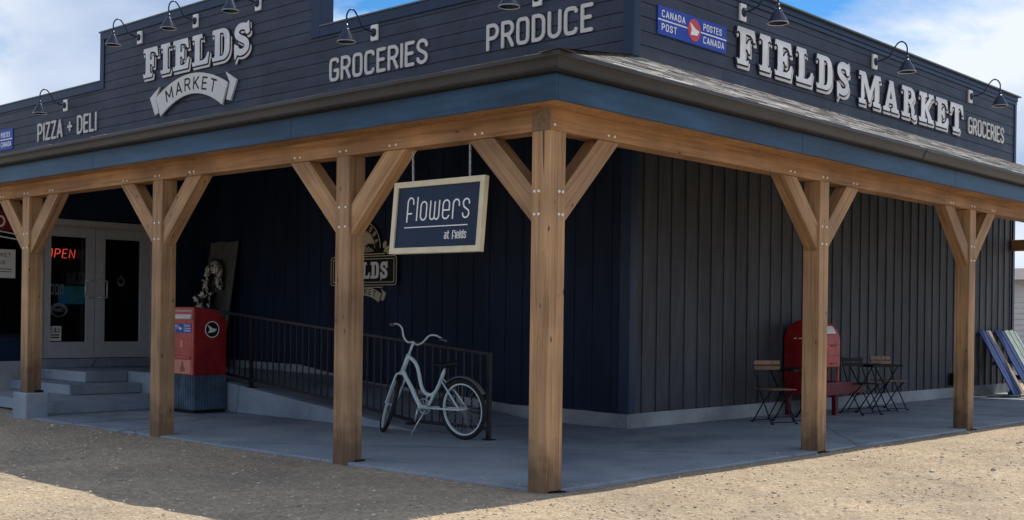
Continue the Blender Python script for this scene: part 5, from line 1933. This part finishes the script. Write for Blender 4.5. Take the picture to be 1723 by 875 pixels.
for (lx, ly) in ((ax0 + .05, ay0 + .03), (ax1 - .05, ay0 + .03), (ax0 + .05, ay1 - .1), (ax1 - .02, ay1 - .1)):
    MB().prism([(-.035, .0), (.035, .0), (.05, .30), (-.05, .30)], -.03, .03, lambda u, v_, w_: (lx + w_, ly + u, v_ + .002)).build('leg', M['maroon'], pbx)
hd = MB()
hd.box((ax0 + .16, ay0 - .03, 1.10), (ax0 + .20, ay0 - .0125, 1.115)).box((ax0 + .24, ay0 - .03, 1.10), (ax0 + .28, ay0 - .0125, 1.115))
hd.build('latch', M['lamp_white'], pbx)

# ------------------------------------------------------------------ folding bistro chairs and tables
def make_chair(label, wood):
    root = thing('bistro_chair', label, 'chair', (0, 0, 0), 0, 'folding bistro chairs by the side wall')
    # faces +x
    fr_ = MB()
    for s_ in (-1, 1):
        fr_.tube([(.20, s_ * .19, .012), (-.06, s_ * .19, .42), (-.17, s_ * .19, .66), (-.20, s_ * .19, .83)], .009, 6)
        fr_.tube([(-.24, s_ * .165, .012), (.0, s_ * .165, .30), (.17, s_ * .165, .44)], .009, 6)
        fr_.tube([(.20, s_ * .19, .012), (.24, s_ * .19, .012)], .011, 6)
        fr_.tube([(-.24, s_ * .165, .012), (-.28, s_ * .165, .012)], .011, 6)
    fr_.tube([(.20, -.19, .03), (.20, .19, .03)], .007, 6)
    fr_.tube([(-.24, -.165, .03), (-.24, .165, .03)], .007, 6)
    fr_.tube([(-.10, -.19, .46), (-.10, .19, .46)], .007, 6)
    fr_.build('frame', M['black_metal'], root, world=False)
    se = MB()
    for k in range(6):
        se.box((-.18 + k * .066, -.20, .446), (-.18 + k * .066 + .052, .20, .460))
    se.build('seat', wood, root, world=False)
    for z_ in (.70, .77):
        MB().box((-.204 + (.83 - z_) * .17, -.205, z_), (-.190 + (.83 - z_) * .17, .205, z_ + .052)).build('back_slat', wood, root, world=False)
    return root
ch0 = make_chair('wooden slatted folding chair left of the arched red postbox', M['wood_seat'])
ch0.location = (-2.05, 7.02, 0)
ch0.rotation_euler = (0, 0, R(-24))
c2 = copy_tree(ch0)
c2.location = (-2.20, 10.72, 0)
c2.rotation_euler = (0, 0, R(-22))
c2['label'] = 'wooden slatted folding chair furthest right, between table and last post'
c3 = make_chair('black slatted folding chair just right of the red postbox', M['black_metal'])
c3.location = (-2.02, 9.45, 0)
c3.rotation_euler = (0, 0, R(-18))
def make_table(label):
    root = thing('bistro_table', label, 'table', (0, 0, 0), 0, 'folding bistro tables by the side wall')
    tp = MB()
    for k in range(7):
        tp.box((-.29 + k * .083, -.29, .700), (-.29 + k * .083 + .074, .29, .715))
    tp.build('tabletop', M['black_metal'], root, world=False)
    fr_ = MB()
    fr_.box((-.30, -.30, .685), (.30, -.285, .718)).box((-.30, .285, .685), (.30, .30, .718)).box((-.30, -.284, .685), (-.29, .284, .699)).box((.29, -.284, .685), (.30, .284, .699))
    fr_.build('rim', M['black_metal'], root, world=False)
    for s_ in (-1, 1):
        lg = MB()
        for yy in (-.25, .25):
            lg.tube([(-.25 * s_, yy + s_ * .012, .69), (.25 * s_, yy + s_ * .012, .012)], .009, 6)
        lg.tube([(.25 * s_, -.25 + s_ * .012, .03), (.25 * s_, .25 + s_ * .012, .03)], .007, 6)
        lg.build('leg_frame', M['black_metal'], root, world=False)
    return root
t0 = make_table('black folding table between the left chair and the red postbox')
t0.location = (-2.08, 7.62, 0)
t0.rotation_euler = (0, 0, R(-20))
t2 = copy_tree(t0)
t2.location = (-2.15, 10.10, 0)
t2.rotation_euler = (0, 0, R(-20))
t2['label'] = 'black folding table right of the red postbox, between two chairs'

# outlet box low on the side wall
ob2 = MB().box((BX + .03, 14.43, .235), (BX + .11, 14.60, .45))
tag(ob2.build('outlet_box', M['black_metal'], bevel=.008), 'small black outlet box low on the side wall', 'outlet box')

# ------------------------------------------------------------------ leaning pallets at the far end
def leaner(name, label, cat, y, wd, length, m1, m2, planks, foot=-2.08, group=None):
    root = thing(name, label, cat, (foot, y, 0), 0, group)
    top = BX + 0.06
    lean = math.asin((foot - top) / length)
    # local: x thickness outward, y along the wall, z up the slope
    mt = Matrix.Translation((foot, y, .012)) @ Matrix.Rotation(-lean, 4, 'Y')
    if planks == 0:
        MB().box((0, 0, 0), (.035, wd, length), mt).build('plank', m1, root, bevel=.004)
        return
    s1 = MB()
    st = wd / planks
    for k in range(planks):
        s1.box((.072, k * st + .006, random.uniform(0, .02)), (.09, (k + 1) * st - .006 - (.03 if k % 2 else 0), length - random.uniform(0, .03)), mt)
    s1.build('boards', m1, root)
    for zz in (0.04, length * .48, length - .10):
        MB().box((0.0, .01, zz), (.0715, wd - .01, zz + .06), mt).build('stringer', m2, root)
gp = 'painted pallets leaning on the far end of the side wall'
leaner('leaning_pallet', 'deep blue pallet, nearest of the leaning row at the far end of the wall', 'pallet', 15.45, .46, 1.36, M['pallet_blue'], M['pallet_blue'], 3, -2.06, gp)
leaner('leaning_plank', 'bare tan plank leaning between two blue pallets', 'plank', 15.95, .24, 1.37, M['pallet_tan'], M['pallet_tan'], 0, -2.06)
leaner('leaning_pallet', 'blue pallet between the bare plank and the pale mint pallet', 'pallet', 16.24, .46, 1.36, M['pallet_blue'], M['pallet_blue'], 3, -2.06, gp)
leaner('leaning_pallet', 'pale mint pallet at the right edge, last of the leaning row', 'pallet', 16.74, .60, 1.36, M['pallet_mint'], M['pallet_mint'], 5, -2.06, gp)

# ------------------------------------------------------------------ beyond the porch end
fb_ = thing('white_house', 'white clapboard house just visible beyond the right end', 'house', (-6, 27, 0))
hw_ = MB()
z = 0.0
while z < 2.5:
    for (a, c) in (((-10, 26.0), (-2.0, 26.0)),):
        hw_.add([(a[0], a[1] - .02, z), (c[0], c[1] - .02, z), (c[0], c[1], z + .15), (a[0], a[1], z + .15), (a[0], a[1], z), (c[0], c[1], z)], [(0, 1, 2, 3), (4, 5, 1, 0)])
    z += .15
hw_.box((-10, 26.001, 0), (-2.0, 32, 2.55))
hw_.build('wall', M['white_siding'], fb_)
MB().prism([(25.7, 2.55), (32.3, 2.55), (29, 3.0)], -10.3, -1.7, lambda u, v_, w_: (w_, u, v_)).build('roof', M['roof_grey'], fb_)
def tree(name, label, x, y, h, cr_w, n_leaf):
    root = thing(name, label, 'tree', (x, y, 0), 0, 'trees beyond the far end of the building')
    tk = MB()
    tk.tube([(x, y, -.1), (x + .1, y, h * .3), (x - .1, y + .1, h * .6), (x, y, h * .92)], [.22, .17, .10, .03], 8)
    for k in range(9):
        a = random.uniform(0, 6.28)
        z0 = h * random.uniform(.35, .75)
        tk.tube([(x, y, z0), (x + math.cos(a) * cr_w * .4, y + math.sin(a) * cr_w * .4, z0 + h * .10), (x + math.cos(a) * cr_w * .8, y + math.sin(a) * cr_w * .8, z0 + h * .22)], [.07, .045, .015], 6)
    tk.build('trunk', M['bark'], root)
    lf_ = MB()
    clumps = [(random.gauss(0, cr_w * .45), random.gauss(0, cr_w * .45), h * random.uniform(.38, .98)) for _ in range(46)]
    for k in range(n_leaf):
        c = random.choice(clumps)
        p = Vector((x + c[0] + random.gauss(0, .32), y + c[1] + random.gauss(0, .32), c[2] + random.gauss(0, .28)))
        e = Euler((random.uniform(0, 6), random.uniform(0, 6), random.uniform(0, 6))).to_matrix()
        s_ = random.uniform(.06, .12)
        lf_.add([p + e @ Vector(v_) * s_ for v_ in ((-1, 0, 0), (0, -.5, .1), (1, 0, 0), (0, .5, .1))], [(0, 1, 2, 3)])
    lf_.build('crown', M['foliage'], root)
tree('broadleaf_tree', 'green tree showing over the white house roof at right', -6.6, 36.0, 6.0, 1.9, 5000)
